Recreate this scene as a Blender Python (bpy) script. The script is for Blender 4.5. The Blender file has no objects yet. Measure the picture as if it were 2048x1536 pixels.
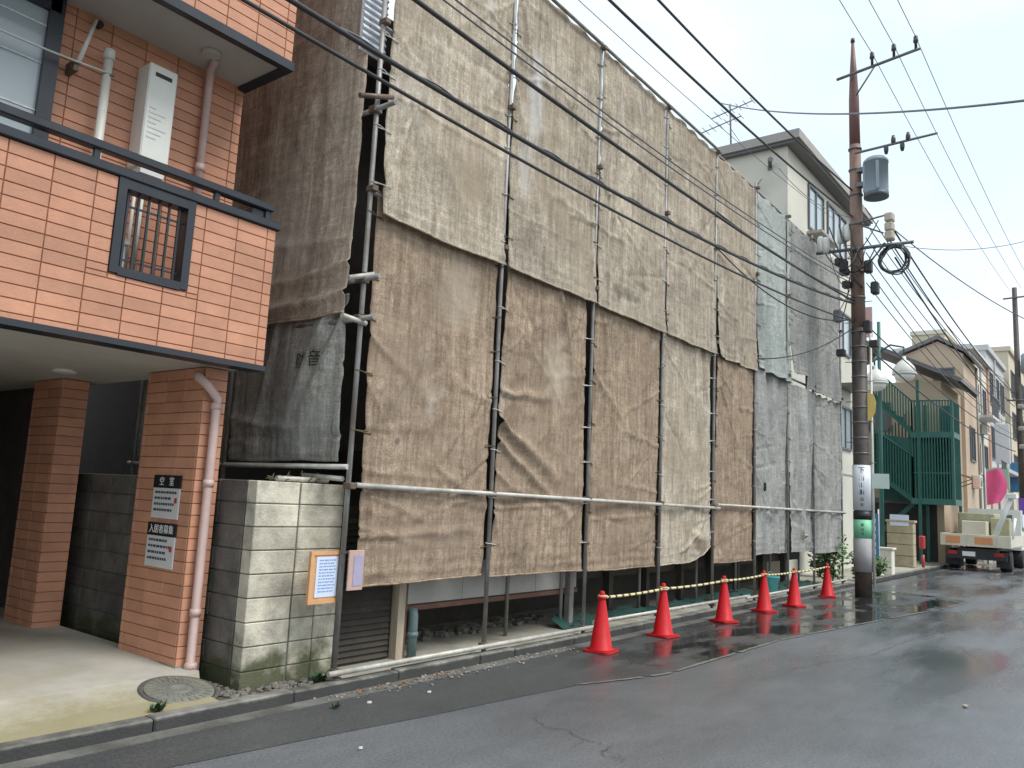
import bpy, bmesh, math, random
from mathutils import Vector, Matrix, noise
random.seed(7)
S = bpy.context.scene
COL = S.collection
R = math.radians

# ------------------------------------------------------------------ camera, light, exposure
cam = bpy.data.cameras.new('camera')
cam.sensor_fit = 'HORIZONTAL'; cam.sensor_width = 36.0; cam.lens = 28.125
cam.clip_start = 0.05; cam.clip_end = 900
camo = bpy.data.objects.new('camera', cam); COL.objects.link(camo)
camo.matrix_world = Matrix(((0.60628, -0.14157, -0.78255, 0.0), (-0.79376, -0.04760, -0.60636, 0.0),
                            (0.04859, 0.98878, -0.14124, 1.75), (0, 0, 0, 1)))
S.camera = camo

W = bpy.data.worlds.new('World'); S.world = W; W.use_nodes = True
wn, wl = W.node_tree.nodes, W.node_tree.links
wn.clear()
wo = wn.new('ShaderNodeOutputWorld'); wb = wn.new('ShaderNodeBackground')
sky = wn.new('ShaderNodeTexSky'); sky.sky_type = 'NISHITA'; sky.sun_disc = False
sky.sun_elevation = R(55); sky.sun_rotation = R(170); sky.air_density = 1.0; sky.dust_density = 2.0
tc = wn.new('ShaderNodeTexCoord'); mp = wn.new('ShaderNodeMapping'); mp.inputs['Scale'].default_value = (1, 1, 2.2)
nz = wn.new('ShaderNodeTexNoise'); nz.inputs['Scale'].default_value = 1.6; nz.inputs['Detail'].default_value = 5
rp = wn.new('ShaderNodeValToRGB')
rp.color_ramp.elements[0].position = 0.36; rp.color_ramp.elements[0].color = (6.1, 7.35, 8.4, 1)
rp.color_ramp.elements[1].position = 0.62; rp.color_ramp.elements[1].color = (8.4, 9.0, 9.4, 1)
mx = wn.new('ShaderNodeMixRGB'); mx.inputs[0].default_value = 0.9
wl.new(tc.outputs['Generated'], mp.inputs[0]); wl.new(mp.outputs[0], nz.inputs['Vector'])
wl.new(nz.outputs['Fac'], rp.inputs[0]); wl.new(sky.outputs[0], mx.inputs[1]); wl.new(rp.outputs[0], mx.inputs[2])
wl.new(mx.outputs[0], wb.inputs['Color']); wb.inputs['Strength'].default_value = 0.084
wl.new(wb.outputs[0], wo.inputs['Surface'])

sun = bpy.data.lights.new('sun', 'SUN'); sun.energy = 1.5; sun.angle = R(25); sun.color = (1.0, 0.97, 0.93)
suno = bpy.data.objects.new('sun', sun); COL.objects.link(suno)
suno.rotation_euler = Vector((-0.10, 0.56, -0.82)).to_track_quat('-Z', 'Y').to_euler()

S.render.engine = 'CYCLES'
S.view_settings.view_transform = 'Standard'; S.view_settings.look = 'None'
S.view_settings.gamma = 1; S.view_settings.use_curve_mapping = False
S.view_settings.exposure = 0.86

# ------------------------------------------------------------------ materials
MATS = {}
def mat(name, col, rough=0.7, var=0.18, scale=6.0, bump=0.0, bscale=60.0, metal=0.0, obj_var=0.0, stretch=(1, 1, 1),
        dirt=None, dirt_amt=0.0, dirt_scale=1.2, spec=0.5, weave=0.0):
    if name in MATS: return MATS[name]
    m = bpy.data.materials.new(name); m.use_nodes = True
    n, l = m.node_tree.nodes, m.node_tree.links
    b = n['Principled BSDF']; b.inputs['Roughness'].default_value = rough; b.inputs['Metallic'].default_value = metal
    b.inputs['Specular IOR Level'].default_value = spec
    geo = n.new('ShaderNodeNewGeometry'); mpn = n.new('ShaderNodeMapping'); mpn.inputs['Scale'].default_value = stretch
    l.new(geo.outputs['Position'], mpn.inputs[0])
    t = n.new('ShaderNodeTexNoise'); t.inputs['Scale'].default_value = scale; t.inputs['Detail'].default_value = 6
    t.inputs['Roughness'].default_value = 0.65
    l.new(mpn.outputs[0], t.inputs['Vector'])
    r = n.new('ShaderNodeValToRGB')
    c = Vector(col)
    r.color_ramp.elements[0].position = 0.3; r.color_ramp.elements[0].color = (*(c * (1 - var)), 1)
    r.color_ramp.elements[1].position = 0.7; r.color_ramp.elements[1].color = (*(c * (1 + var)), 1)
    l.new(t.outputs['Fac'], r.inputs[0]); out = r.outputs[0]
    if dirt is not None:
        t2 = n.new('ShaderNodeTexNoise'); t2.inputs['Scale'].default_value = dirt_scale; t2.inputs['Detail'].default_value = 8
        t2.inputs['Roughness'].default_value = 0.7
        l.new(mpn.outputs[0], t2.inputs['Vector'])
        r2 = n.new('ShaderNodeValToRGB'); r2.color_ramp.elements[0].position = 0.45; r2.color_ramp.elements[1].position = 0.68
        r2.color_ramp.elements[1].color = (dirt_amt,) * 3 + (1,)
        l.new(t2.outputs['Fac'], r2.inputs[0])
        m2 = n.new('ShaderNodeMixRGB'); m2.inputs[2].default_value = (*dirt, 1)
        l.new(r2.outputs[0], m2.inputs[0]); l.new(out, m2.inputs[1]); out = m2.outputs[0]
    if obj_var:
        oi = n.new('ShaderNodeObjectInfo'); mr = n.new('ShaderNodeMapRange')
        mr.inputs['To Min'].default_value = 1 - obj_var; mr.inputs['To Max'].default_value = 1 + obj_var
        l.new(oi.outputs['Random'], mr.inputs['Value'])
        m3 = n.new('ShaderNodeMixRGB'); m3.blend_type = 'MULTIPLY'; m3.inputs[0].default_value = 1
        l.new(out, m3.inputs[1]); l.new(mr.outputs[0], m3.inputs[2]); out = m3.outputs[0]
    l.new(out, b.inputs['Base Color'])
    rr = n.new('ShaderNodeMapRange'); rr.inputs['To Min'].default_value = max(0.02, rough - 0.12); rr.inputs['To Max'].default_value = min(1, rough + 0.12)
    l.new(t.outputs['Fac'], rr.inputs['Value']); l.new(rr.outputs[0], b.inputs['Roughness'])
    if bump:
        t3 = n.new('ShaderNodeTexNoise'); t3.inputs['Scale'].default_value = bscale; t3.inputs['Detail'].default_value = 4
        l.new(mpn.outputs[0], t3.inputs['Vector'])
        bp = n.new('ShaderNodeBump'); bp.inputs['Strength'].default_value = bump; bp.inputs['Distance'].default_value = 0.01
        l.new(t3.outputs['Fac'], bp.inputs['Height']); l.new(bp.outputs[0], b.inputs['Normal'])
    MATS[name] = m
    return m

def nodes_of(m): return m.node_tree.nodes, m.node_tree.links, m.node_tree.nodes['Principled BSDF']

def cloth_mat(name, col, stain, pale, stain_amt=0.72, spots=(), side=False, streaky=1.0):
    """woven sheet: thread grain, rain streaks, blotchy stains and pale lime marks"""
    m = bpy.data.materials.new(name); m.use_nodes = True
    n, l, b = nodes_of(m); b.inputs['Roughness'].default_value = 0.92; b.inputs['Specular IOR Level'].default_value = 0.15
    geo = n.new('ShaderNodeNewGeometry'); oi = n.new('ShaderNodeObjectInfo')
    off = n.new('ShaderNodeVectorMath'); off.operation = 'SCALE'; off.inputs['Scale'].default_value = 9.0
    l.new(oi.outputs['Random'], off.inputs[0])
    add = n.new('ShaderNodeVectorMath'); add.operation = 'ADD'
    l.new(geo.outputs['Position'], add.inputs[0]); l.new(off.outputs[0], add.inputs[1])
    def nz(scale, st=(1, 1, 1), detail=6, ro=0.65):
        mp_ = n.new('ShaderNodeMapping'); mp_.inputs['Scale'].default_value = st; l.new(add.outputs[0], mp_.inputs[0])
        t = n.new('ShaderNodeTexNoise'); t.inputs['Scale'].default_value = scale; t.inputs['Detail'].default_value = detail
        t.inputs['Roughness'].default_value = ro; l.new(mp_.outputs[0], t.inputs['Vector']); return t.outputs['Fac']
    def ramp(f, a, b_, c0=(0, 0, 0), c1=(1, 1, 1)):
        r = n.new('ShaderNodeValToRGB'); r.color_ramp.elements[0].position = a; r.color_ramp.elements[1].position = b_
        r.color_ramp.elements[0].color = (*c0, 1); r.color_ramp.elements[1].color = (*c1, 1); l.new(f, r.inputs[0]); return r.outputs[0]
    def mixc(f, a, c2, mode='MIX'):
        x = n.new('ShaderNodeMixRGB'); x.blend_type = mode
        if hasattr(f, 'links'): l.new(f, x.inputs[0])
        else: x.inputs[0].default_value = f
        l.new(a, x.inputs[1])
        if hasattr(c2, 'links'): l.new(c2, x.inputs[2])
        else: x.inputs[2].default_value = (*c2, 1)
        return x.outputs[0]
    c = Vector(col)
    base = ramp(nz(1.5, detail=9, ro=0.72), 0.32, 0.68, tuple(c * 0.72), tuple(c * 1.20))
    grain = ramp(nz(55, (1, 1, 2.2), 3), 0.34, 0.66, (0.66,) * 3, (1.24,) * 3)
    base = mixc(1.0, base, grain, 'MULTIPLY')
    streak = ramp(nz(7, (1.8, 1.8, 0.10), 6, 0.72), 0.32, 0.66, (0.58, 0.53, 0.48), (1.20, 1.20, 1.20))
    base = mixc(0.85 * streaky, base, streak, 'MULTIPLY')
    cross = ramp(nz(3, (0.3, 0.3, 3.0), 5), 0.35, 0.65, (0.92, 0.91, 0.89), (1.05, 1.05, 1.05))
    base = mixc(0.5, base, cross, 'MULTIPLY')
    wv = ramp(nz(26, (1, 1, 0.16), 4, 0.75), 0.36, 0.64, (0.72, 0.69, 0.66), (1.16, 1.16, 1.16)); base = mixc(0.7 * streaky, base, wv, 'MULTIPLY')
    wh = ramp(nz(24, (0.16, 0.16, 1), 4, 0.75), 0.36, 0.64, (0.78, 0.76, 0.73), (1.13, 1.13, 1.13)); base = mixc(0.7, base, wh, 'MULTIPLY')
    speck = ramp(nz(17, (1, 1, 0.8), 6, 0.8), 0.36, 0.66, (0.70, 0.68, 0.65), (1.20, 1.20, 1.19))
    base = mixc(0.60, base, speck, 'MULTIPLY')
    st = ramp(nz(0.9, (1, 1, 0.7), 9, 0.72), 0.48, 0.70, (0, 0, 0), (stain_amt,) * 3)
    base = mixc(st, base, stain)
    pl = ramp(nz(1.3, (1, 1, 0.6), 9, 0.75), 0.58, 0.72, (0, 0, 0), (0.55,) * 3)
    base = mixc(pl, base, pale)
    sx = n.new('ShaderNodeSeparateXYZ'); l.new(geo.outputs['Position'], sx.inputs[0])
    def math_(op, a_, b_):
        q = n.new('ShaderNodeMath'); q.operation = op
        for i_, v_ in enumerate((a_, b_)):
            if hasattr(v_, 'links'): l.new(v_, q.inputs[i_])
            else: q.inputs[i_].default_value = v_
        return q.outputs[0]
    edge_noise = nz(6, (1, 1, 1), 7, 0.7)
    for (cx_, cz_, rx_, rz_, cc, amt) in spots:
        dx = math_('MULTIPLY', math_('SUBTRACT', sx.outputs['Y' if side else 'X'], cx_), 1 / rx_); dz = math_('MULTIPLY', math_('SUBTRACT', sx.outputs['Z'], cz_), 1 / rz_)
        dist = math_('ADD', math_('POWER', math_('ABSOLUTE', dx, 0), 2.0), math_('POWER', math_('ABSOLUTE', dz, 0), 2.0))
        fz = math_('ADD', dist, math_('MULTIPLY', edge_noise, 1.6))
        sp = n.new('ShaderNodeMapRange'); sp.inputs['From Min'].default_value = 0.75; sp.inputs['From Max'].default_value = 1.5
        sp.inputs['To Min'].default_value = amt; sp.inputs['To Max'].default_value = 0
        l.new(fz, sp.inputs['Value']); base = mixc(sp.outputs[0], base, cc)
    mr = n.new('ShaderNodeMapRange'); mr.inputs['To Min'].default_value = 0.93; mr.inputs['To Max'].default_value = 1.06
    l.new(oi.outputs['Random'], mr.inputs['Value'])
    base = mixc(1.0, base, mr.outputs[0], 'MULTIPLY')
    l.new(base, b.inputs['Base Color'])
    bp = n.new('ShaderNodeBump'); bp.inputs['Strength'].default_value = 0.28; bp.inputs['Distance'].default_value = 0.006
    h = n.new('ShaderNodeMath'); h.operation = 'ADD'
    l.new(nz(30, (1, 1, 1), 5), h.inputs[0]); l.new(nz(9, (1, 1, 0.5), 5), h.inputs[1])
    l.new(h.outputs[0], bp.inputs['Height']); l.new(bp.outputs[0], b.inputs['Normal'])
    MATS[name] = m
    return m

def road_mat(name, dark, light, wet_lo, wet_hi, rough_dry, rough_wet, wet_dark=0.5, stretch=(0.35, 1, 1), wscale=0.9, zone=None, grit=1.0, cracks=0.0):
    """asphalt: stone grain, worn patches, wet film where the noise is high (and, with zone, only in a stretch of road)"""
    m = bpy.data.materials.new(name); m.use_nodes = True
    n, l, b = nodes_of(m)
    geo = n.new('ShaderNodeNewGeometry')
    def nz(scale, st=(1, 1, 1), detail=6, ro=0.6):
        mp_ = n.new('ShaderNodeMapping'); mp_.inputs['Scale'].default_value = st; l.new(geo.outputs['Position'], mp_.inputs[0])
        t = n.new('ShaderNodeTexNoise'); t.inputs['Scale'].default_value = scale; t.inputs['Detail'].default_value = detail
        t.inputs['Roughness'].default_value = ro; l.new(mp_.outputs[0], t.inputs['Vector']); return t.outputs['Fac']
    r = n.new('ShaderNodeValToRGB'); r.color_ramp.elements[0].position = 0.35; r.color_ramp.elements[1].position = 0.65
    r.color_ramp.elements[0].color = (*dark, 1); r.color_ramp.elements[1].color = (*light, 1)
    l.new(nz(0.9, (0.45, 1, 1), 9, 0.75), r.inputs[0])
    g = n.new('ShaderNodeValToRGB'); g.color_ramp.elements[0].position = 0.3; g.color_ramp.elements[1].position = 0.72
    g.color_ramp.elements[0].color = (0.28, 0.28, 0.28, 1); g.color_ramp.elements[1].color = (1.95, 1.95, 1.92, 1)
    l.new(nz(42, detail=6, ro=0.9), g.inputs[0])
    mm = n.new('ShaderNodeMixRGB'); mm.blend_type = 'MULTIPLY'; mm.inputs[0].default_value = grit
    l.new(r.outputs[0], mm.inputs[1]); l.new(g.outputs[0], mm.inputs[2])
    w = n.new('ShaderNodeMapRange'); w.inputs['From Min'].default_value = wet_lo; w.inputs['From Max'].default_value = wet_hi
    w.clamp = True
    l.new(nz(wscale, stretch, 5, 0.55), w.inputs['Value']); wet = w.outputs[0]
    if zone:
        sx = n.new('ShaderNodeSeparateXYZ'); l.new(geo.outputs['Position'], sx.inputs[0])
        z1 = n.new('ShaderNodeMapRange'); z1.inputs['From Min'].default_value = zone[0]; z1.inputs['From Max'].default_value = zone[1]
        l.new(sx.outputs['X'], z1.inputs['Value'])
        mu = n.new('ShaderNodeMath'); mu.operation = 'MULTIPLY'; l.new(wet, mu.inputs[0]); l.new(z1.outputs[0], mu.inputs[1]); wet = mu.outputs[0]
    dk = n.new('ShaderNodeMixRGB'); dk.blend_type = 'MULTIPLY'; dk.inputs[2].default_value = (wet_dark,) * 3 + (1,)
    l.new(wet, dk.inputs[0]); l.new(mm.outputs[0], dk.inputs[1])
    col_out = dk.outputs[0]
    if cracks:
        vo = n.new('ShaderNodeTexVoronoi'); vo.feature = 'DISTANCE_TO_EDGE'; vo.inputs['Scale'].default_value = 0.55
        wv = n.new('ShaderNodeVectorMath'); wv.operation = 'ADD'
        tn = n.new('ShaderNodeTexNoise'); tn.inputs['Scale'].default_value = 3.5; tn.inputs['Detail'].default_value = 4
        l.new(geo.outputs['Position'], tn.inputs['Vector'])
        sc = n.new('ShaderNodeVectorMath'); sc.operation = 'SCALE'; sc.inputs['Scale'].default_value = 0.5
        l.new(tn.outputs['Color'], sc.inputs[0]); l.new(geo.outputs['Position'], wv.inputs[0]); l.new(sc.outputs[0], wv.inputs[1])
        l.new(wv.outputs[0], vo.inputs['Vector'])
        cr = n.new('ShaderNodeMapRange'); cr.inputs['From Min'].default_value = 0.002; cr.inputs['From Max'].default_value = 0.009
        cr.inputs['To Min'].default_value = cracks; cr.inputs['To Max'].default_value = 0
        l.new(vo.outputs['Distance'], cr.inputs['Value'])
        gate = n.new('ShaderNodeMapRange'); gate.inputs['From Min'].default_value = 0.52; gate.inputs['From Max'].default_value = 0.6
        l.new(nz(0.45), gate.inputs['Value'])
        gm = n.new('ShaderNodeMath'); gm.operation = 'MULTIPLY'; l.new(cr.outputs[0], gm.inputs[0]); l.new(gate.outputs[0], gm.inputs[1])
        ck = n.new('ShaderNodeMixRGB'); ck.inputs[2].default_value = (0.012, 0.012, 0.012, 1)
        l.new(gm.outputs[0], ck.inputs[0]); l.new(col_out, ck.inputs[1]); col_out = ck.outputs[0]
    l.new(col_out, b.inputs['Base Color'])
    ro = n.new('ShaderNodeMapRange'); ro.inputs['To Min'].default_value = rough_dry; ro.inputs['To Max'].default_value = rough_wet
    l.new(wet, ro.inputs['Value']); l.new(ro.outputs[0], b.inputs['Roughness'])
    bp = n.new('ShaderNodeBump'); bp.inputs['Distance'].default_value = 0.006
    bs = n.new('ShaderNodeMapRange'); bs.inputs['To Min'].default_value = 0.38; bs.inputs['To Max'].default_value = 0.05
    l.new(wet, bs.inputs['Value']); l.new(bs.outputs[0], bp.inputs['Strength'])
    l.new(nz(90, detail=3, ro=0.8), bp.inputs['Height']); l.new(bp.outputs[0], b.inputs['Normal'])
    MATS[name] = m
    return m

def block_mat(name, col, moss_top=0.45, moss_amt=0.9):
    """concrete block: pitted, weathered, with moss growing up from the foot"""
    m = mat(name, col, 0.9, 0.30, 4.0, 0.6, 45, obj_var=0.14, dirt=tuple(c * .38 for c in col), dirt_amt=0.75, dirt_scale=3.2)
    n, l, b = nodes_of(m)
    src = b.inputs['Base Color'].links[0].from_socket
    geo = n.new('ShaderNodeNewGeometry'); sx = n.new('ShaderNodeSeparateXYZ'); l.new(geo.outputs['Position'], sx.inputs[0])
    t = n.new('ShaderNodeTexNoise'); t.inputs['Scale'].default_value = 5; t.inputs['Detail'].default_value = 7; l.new(geo.outputs['Position'], t.inputs['Vector'])
    a = n.new('ShaderNodeMath'); a.operation = 'MULTIPLY_ADD'; a.inputs[1].default_value = 0.95; l.new(t.outputs['Fac'], a.inputs[0])
    neg = n.new('ShaderNodeMath'); neg.operation = 'MULTIPLY'; neg.inputs[1].default_value = -1; l.new(sx.outputs['Z'], neg.inputs[0]); l.new(neg.outputs[0], a.inputs[2])
    mr = n.new('ShaderNodeMapRange'); mr.inputs['From Min'].default_value = 0.06; mr.inputs['From Max'].default_value = 0.30
    mr.inputs['To Max'].default_value = moss_amt; l.new(a.outputs[0], mr.inputs['Value'])
    mxx = n.new('ShaderNodeMixRGB'); mxx.inputs[2].default_value = (0.050, 0.060, 0.018, 1)
    l.new(mr.outputs[0], mxx.inputs[0]); l.new(src, mxx.inputs[1]); l.new(mxx.outputs[0], b.inputs['Base Color'])
    return m

def glass_mat(name, col, rough=0.06):
    m = bpy.data.materials.new(name); m.use_nodes = True
    n, l, b = nodes_of(m); b.inputs['Base Color'].default_value = (*col, 1); b.inputs['Roughness'].default_value = rough
    b.inputs['Specular IOR Level'].default_value = 0.9
    MATS[name] = m; return m

TILE = mat('terracotta_tile', (0.57, 0.278, 0.170), 0.62, 0.12, 5, 0.25, 70, obj_var=0.10, dirt=(0.42, 0.20, 0.13), dirt_amt=0.45)
JOINT = mat('tile_joint', (0.36, 0.165, 0.105), 0.85, 0.12, 8)
SOFFIT = mat('soffit_paint', (0.50, 0.49, 0.45), 0.7, 0.07, 2)
BLACKTRIM = mat('black_trim', (0.022, 0.026, 0.034), 0.35, 0.2, 4)
WHITEBOX = mat('cream_metal', (0.72, 0.72, 0.66), 0.45, 0.05, 3)
PINKPIPE = mat('pink_pvc', (0.60, 0.43, 0.39), 0.45, 0.08, 4, dirt=(0.35, 0.26, 0.22), dirt_amt=0.5)
WHITEPVC = mat('white_pvc', (0.66, 0.64, 0.58), 0.45, 0.10, 4, dirt=(0.4, 0.36, 0.28), dirt_amt=0.5)
STEEL = mat('galvanised_pipe', (0.28, 0.28, 0.27), 0.5, 0.3, 9, metal=0.3, dirt=(0.16, 0.11, 0.075), dirt_amt=0.75, dirt_scale=3, stretch=(1, 1, 0.5))
STEEL_PALE = mat('pale_pipe', (0.52, 0.51, 0.46), 0.5, 0.2, 9, metal=0.2, dirt=(0.25, 0.2, 0.14), dirt_amt=0.6, dirt_scale=3)
CLAMP = mat('rusty_clamp', (0.17, 0.13, 0.10), 0.6, 0.3, 20, metal=0.5)
MOULD = (0.12, 0.10, 0.085); LIME = (0.60, 0.59, 0.58); SOIL = (0.235, 0.18, 0.135)
TAN = cloth_mat('tan_sheet', (0.53, 0.480, 0.400), (0.37, 0.295, 0.218), (0.66, 0.63, 0.57), spots=(
    (9.75, 4.72, .55, .14, MOULD, .75), (10.3, 4.95, .35, .10, MOULD, .6), (9.3, 4.85, .2, .12, MOULD, .6), (7.45, 6.7, .22, .95, LIME, .75), (7.3, 5.7, .14, .5, LIME, .5),
    (12.55, 1.13, .25, .16, SOIL, .9), (6.4, 5.1, .5, .35, (0.36, .29, .2), .5), (12.0, 7.95, .5, .3, (.33, .25, .18), .7)))
BROWN = cloth_mat('brown_sheet', (0.405, 0.322, 0.246), (0.25, 0.188, 0.138), (0.56, 0.50, 0.43), spots=(
    (5.55, 1.18, .5, .08, SOIL, .8), (6.3, 1.30, .55, .06, SOIL, .7), (13.5, 1.2, .3, .22, (.24, .165, .11), .85), (6.3, 3.9, .5, .6, (.52, .45, .36), .5), (8.2, 3.4, .5, .6, (.50, .43, .34), .5), (10.0, 1.15, .6, .10, SOIL, .6), (5.5, 2.25, .06, .05, MOULD, .9)))
DARKBROWN = cloth_mat('side_brown_sheet', (0.55, 0.475, 0.395), (0.38, 0.315, 0.255), (0.46, 0.41, 0.35))
GREYGREEN = cloth_mat('blue_grey_sheet', (0.44, 0.49, 0.475), (0.34, 0.37, 0.36), (0.52, 0.55, 0.54), streaky=.45)
GREY = cloth_mat('grey_sheet', (0.385, 0.395, 0.385), (0.28, 0.285, 0.275), (0.46, 0.465, 0.455), streaky=.45, spots=((17.7, 1.25, .22, .2, MOULD, .8),))
DARKGREY = cloth_mat('dark_grey_sheet', (0.45, 0.46, 0.435), (0.33, 0.34, 0.32), (0.52, 0.53, 0.51))
BLOCK = block_mat('concrete_block', (0.54, 0.50, 0.40))
BLOCKDARK = block_mat('shaded_dirty_block', (0.135, 0.125, 0.11))  # side blocks: shade painted in together with dirt as a darker block colour
MORTAR = mat('mortar', (0.14, 0.13, 0.11), 0.95, 0.2, 10)
CONC = mat('carport_concrete', (0.43, 0.41, 0.36), 0.75, 0.16, 1.7, 0.3, 60, dirt=(0.36, 0.29, 0.13), dirt_amt=0.35, dirt_scale=0.8)
def damp(m, z_edge, col):
    n, l, b = nodes_of(m); src = b.inputs['Base Color'].links[0].from_socket
    geo = n.new('ShaderNodeNewGeometry'); sx = n.new('ShaderNodeSeparateXYZ'); l.new(geo.outputs['Position'], sx.inputs[0])
    t = n.new('ShaderNodeTexNoise'); t.inputs['Scale'].default_value = 6; t.inputs['Detail'].default_value = 6; l.new(geo.outputs['Position'], t.inputs['Vector'])
    a = n.new('ShaderNodeMath'); a.operation = 'MULTIPLY_ADD'; a.inputs[1].default_value = -.06; l.new(t.outputs['Fac'], a.inputs[0]); l.new(sx.outputs['Z'], a.inputs[2])
    mr = n.new('ShaderNodeMapRange'); mr.inputs['From Min'].default_value = z_edge - .055; mr.inputs['From Max'].default_value = z_edge - .03
    mr.inputs['To Min'].default_value = .9; mr.inputs['To Max'].default_value = 0; l.new(a.outputs[0], mr.inputs['Value'])
    x = n.new('ShaderNodeMixRGB'); x.inputs[2].default_value = (*col, 1)
    l.new(mr.outputs[0], x.inputs[0]); l.new(src, x.inputs[1]); l.new(x.outputs[0], b.inputs['Base Color'])
def algae(m, y_edge):
    n, l, b = nodes_of(m); src = b.inputs['Base Color'].links[0].from_socket
    geo = n.new('ShaderNodeNewGeometry'); sx = n.new('ShaderNodeSeparateXYZ'); l.new(geo.outputs['Position'], sx.inputs[0])
    t = n.new('ShaderNodeTexNoise'); t.inputs['Scale'].default_value = 4.2; t.inputs['Detail'].default_value = 10; t.inputs['Roughness'].default_value = 0.8
    l.new(geo.outputs['Position'], t.inputs['Vector'])
    a = n.new('ShaderNodeMath'); a.operation = 'MULTIPLY_ADD'; a.inputs[1].default_value = 1.3; l.new(t.outputs['Fac'], a.inputs[0])
    neg = n.new('ShaderNodeMath'); neg.operation = 'SUBTRACT'; neg.inputs[0].default_value = y_edge; l.new(sx.outputs['Y'], neg.inputs[1]); l.new(neg.outputs[0], a.inputs[2])
    mr = n.new('ShaderNodeMapRange'); mr.inputs['From Min'].default_value = 0.3; mr.inputs['From Max'].default_value = 0.75; mr.inputs['To Max'].default_value = 0.72
    l.new(a.outputs[0], mr.inputs['Value'])
    mxx = n.new('ShaderNodeMixRGB'); mxx.inputs[2].default_value = (0.265, 0.225, 0.095, 1)
    l.new(mr.outputs[0], mxx.inputs[0]); l.new(src, mxx.inputs[1]); l.new(mxx.outputs[0], b.inputs['Base Color'])
algae(CONC, 5.95)
KERB = mat('kerb_concrete', (0.23, 0.22, 0.195), 0.7, 0.3, 4, 0.5, 50, obj_var=0.12, dirt=(0.07, 0.065, 0.05), dirt_amt=0.8, dirt_scale=2.5)
damp(KERB, .105, (0.030, 0.031, 0.029))
GUTTER = mat('gutter_concrete', (0.17, 0.165, 0.15), 0.5, 0.25, 3, 0.5, 60, dirt=(0.07, 0.066, 0.055), dirt_amt=0.8, dirt_scale=1.8)
WALK = mat('pavement_concrete', (0.36, 0.34, 0.28), 0.7, 0.2, 3, 0.4, 60, dirt=(0.16, 0.145, 0.10), dirt_amt=0.7)
ROAD = road_mat('asphalt_pale', (0.088, 0.094, 0.101), (0.140, 0.148, 0.157), 0.37, 0.56, 0.46, 0.15, 0.72, (0.22, 1, 1), 0.9, (4.5, 11.5))
STRIP = road_mat('asphalt_dark', (0.050, 0.053, 0.055), (0.076, 0.079, 0.080), 0.41, 0.53, 0.46, 0.07, 0.45, (0.45, 1, 1), 1.7, (7.0, 9.4), cracks=0.0)
JOINTLINE = mat('asphalt_seam', (0.16, 0.155, 0.14), 0.7, 0.4, 14)
CRACK = mat('asphalt_crack', (0.030, 0.030, 0.030), 0.9, 0.3, 14)
EARTH = mat('bare_earth', (0.10, 0.085, 0.06), 0.95, 0.4, 6, 0.6, 40)
WOOD_DARK = mat('dark_wood', (0.045, 0.036, 0.028), 0.75, 0.4, 5, 0.4, 30, obj_var=0.2, dirt=(0.06, 0.062, 0.03), dirt_amt=0.6)
WOOD_PALE = mat('pale_wood', (0.42, 0.35, 0.26), 0.7, 0.2, 6, stretch=(4, 4, 0.6), dirt=(0.2, 0.15, 0.1), dirt_amt=0.6)
WOOD_RED = mat('red_brown_wood', (0.15, 0.075, 0.05), 0.7, 0.3, 6)
PLYWOOD = mat('orange_plywood', (0.60, 0.33, 0.15), 0.65, 0.15, 7)
PAPER = mat('blue_white_paper', (0.62, 0.70, 0.84), 0.4, 0.04, 6)
PAPER_PINK = mat('lilac_paper', (0.36, 0.33, 0.45), 0.5, 0.1, 6)
INK = mat('ink', (0.05, 0.06, 0.09), 0.6, 0.1, 4)
PALEINK = mat('pale_blue_ink', (0.26, 0.36, 0.62), 0.6, 0.1, 4)
SIGNGREY = mat('pale_sign_plate', (0.62, 0.62, 0.61), 0.5, 0.06, 5)
BLACKSIGN = mat('black_sign', (0.016, 0.015, 0.015), 0.5, 0.1, 5)
WHITEINK = mat('white_ink', (0.8, 0.8, 0.8), 0.5, 0.02, 5)
SIDINGPANEL = mat('grey_board', (0.40, 0.39, 0.365), 0.6, 0.08, 3, dirt=(0.26, 0.24, 0.2), dirt_amt=0.5)
CONE = mat('red_cone_plastic', (0.56, 0.007, 0.013), 0.5, 0.12, 9, dirt=(0.26, 0.015, 0.016), dirt_amt=0.7, dirt_scale=9, spec=0.3)
CONEBASE = mat('cone_base_rubber', (0.46, 0.010, 0.014), 0.5, 0.15, 12)
BARWHITE = mat('bar_cream', (0.66, 0.58, 0.30), 0.5, 0.08, 8)
BARDARK = mat('bar_black', (0.05, 0.05, 0.04), 0.5, 0.1, 8)
NETGREEN = mat('green_net', (0.010, 0.060, 0.046), 0.7, 0.3, 12)
POLEBROWN = mat('pole_brown', (0.20, 0.115, 0.085), 0.7, 0.22, 5, dirt=(0.28, 0.22, 0.18), dirt_amt=0.6, dirt_scale=1.5, stretch=(1, 1, 0.4))
POLEDARK = mat('pole_dark_wrap', (0.050, 0.042, 0.038), 0.6, 0.4, 6, 0.4, 30, dirt=(0.13, 0.09, 0.065), dirt_amt=0.6, dirt_scale=2)
POLERED = mat('pole_red_cap', (0.165, 0.075, 0.068), 0.55, 0.15, 5)
POLEGREY = mat('pole_grey', (0.34, 0.34, 0.34), 0.7, 0.12, 5)
WIRE = mat('black_cable', (0.030, 0.029, 0.032), 0.5, 0.2, 6)
WIREGREY = mat('grey_cable', (0.13, 0.135, 0.145), 0.5, 0.2, 6)
WIREPALE = mat('pale_rope', (0.55, 0.55, 0.52), 0.7, 0.1, 20)
ARMSTEEL = mat('arm_steel', (0.16, 0.16, 0.165), 0.5, 0.2, 6, metal=0.4)
TRANSF = mat('transformer_paint', (0.255, 0.31, 0.355), 0.4, 0.06, 4)
TRANSFDK = mat('transformer_foot', (0.085, 0.10, 0.115), 0.5, 0.1, 4)
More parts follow.
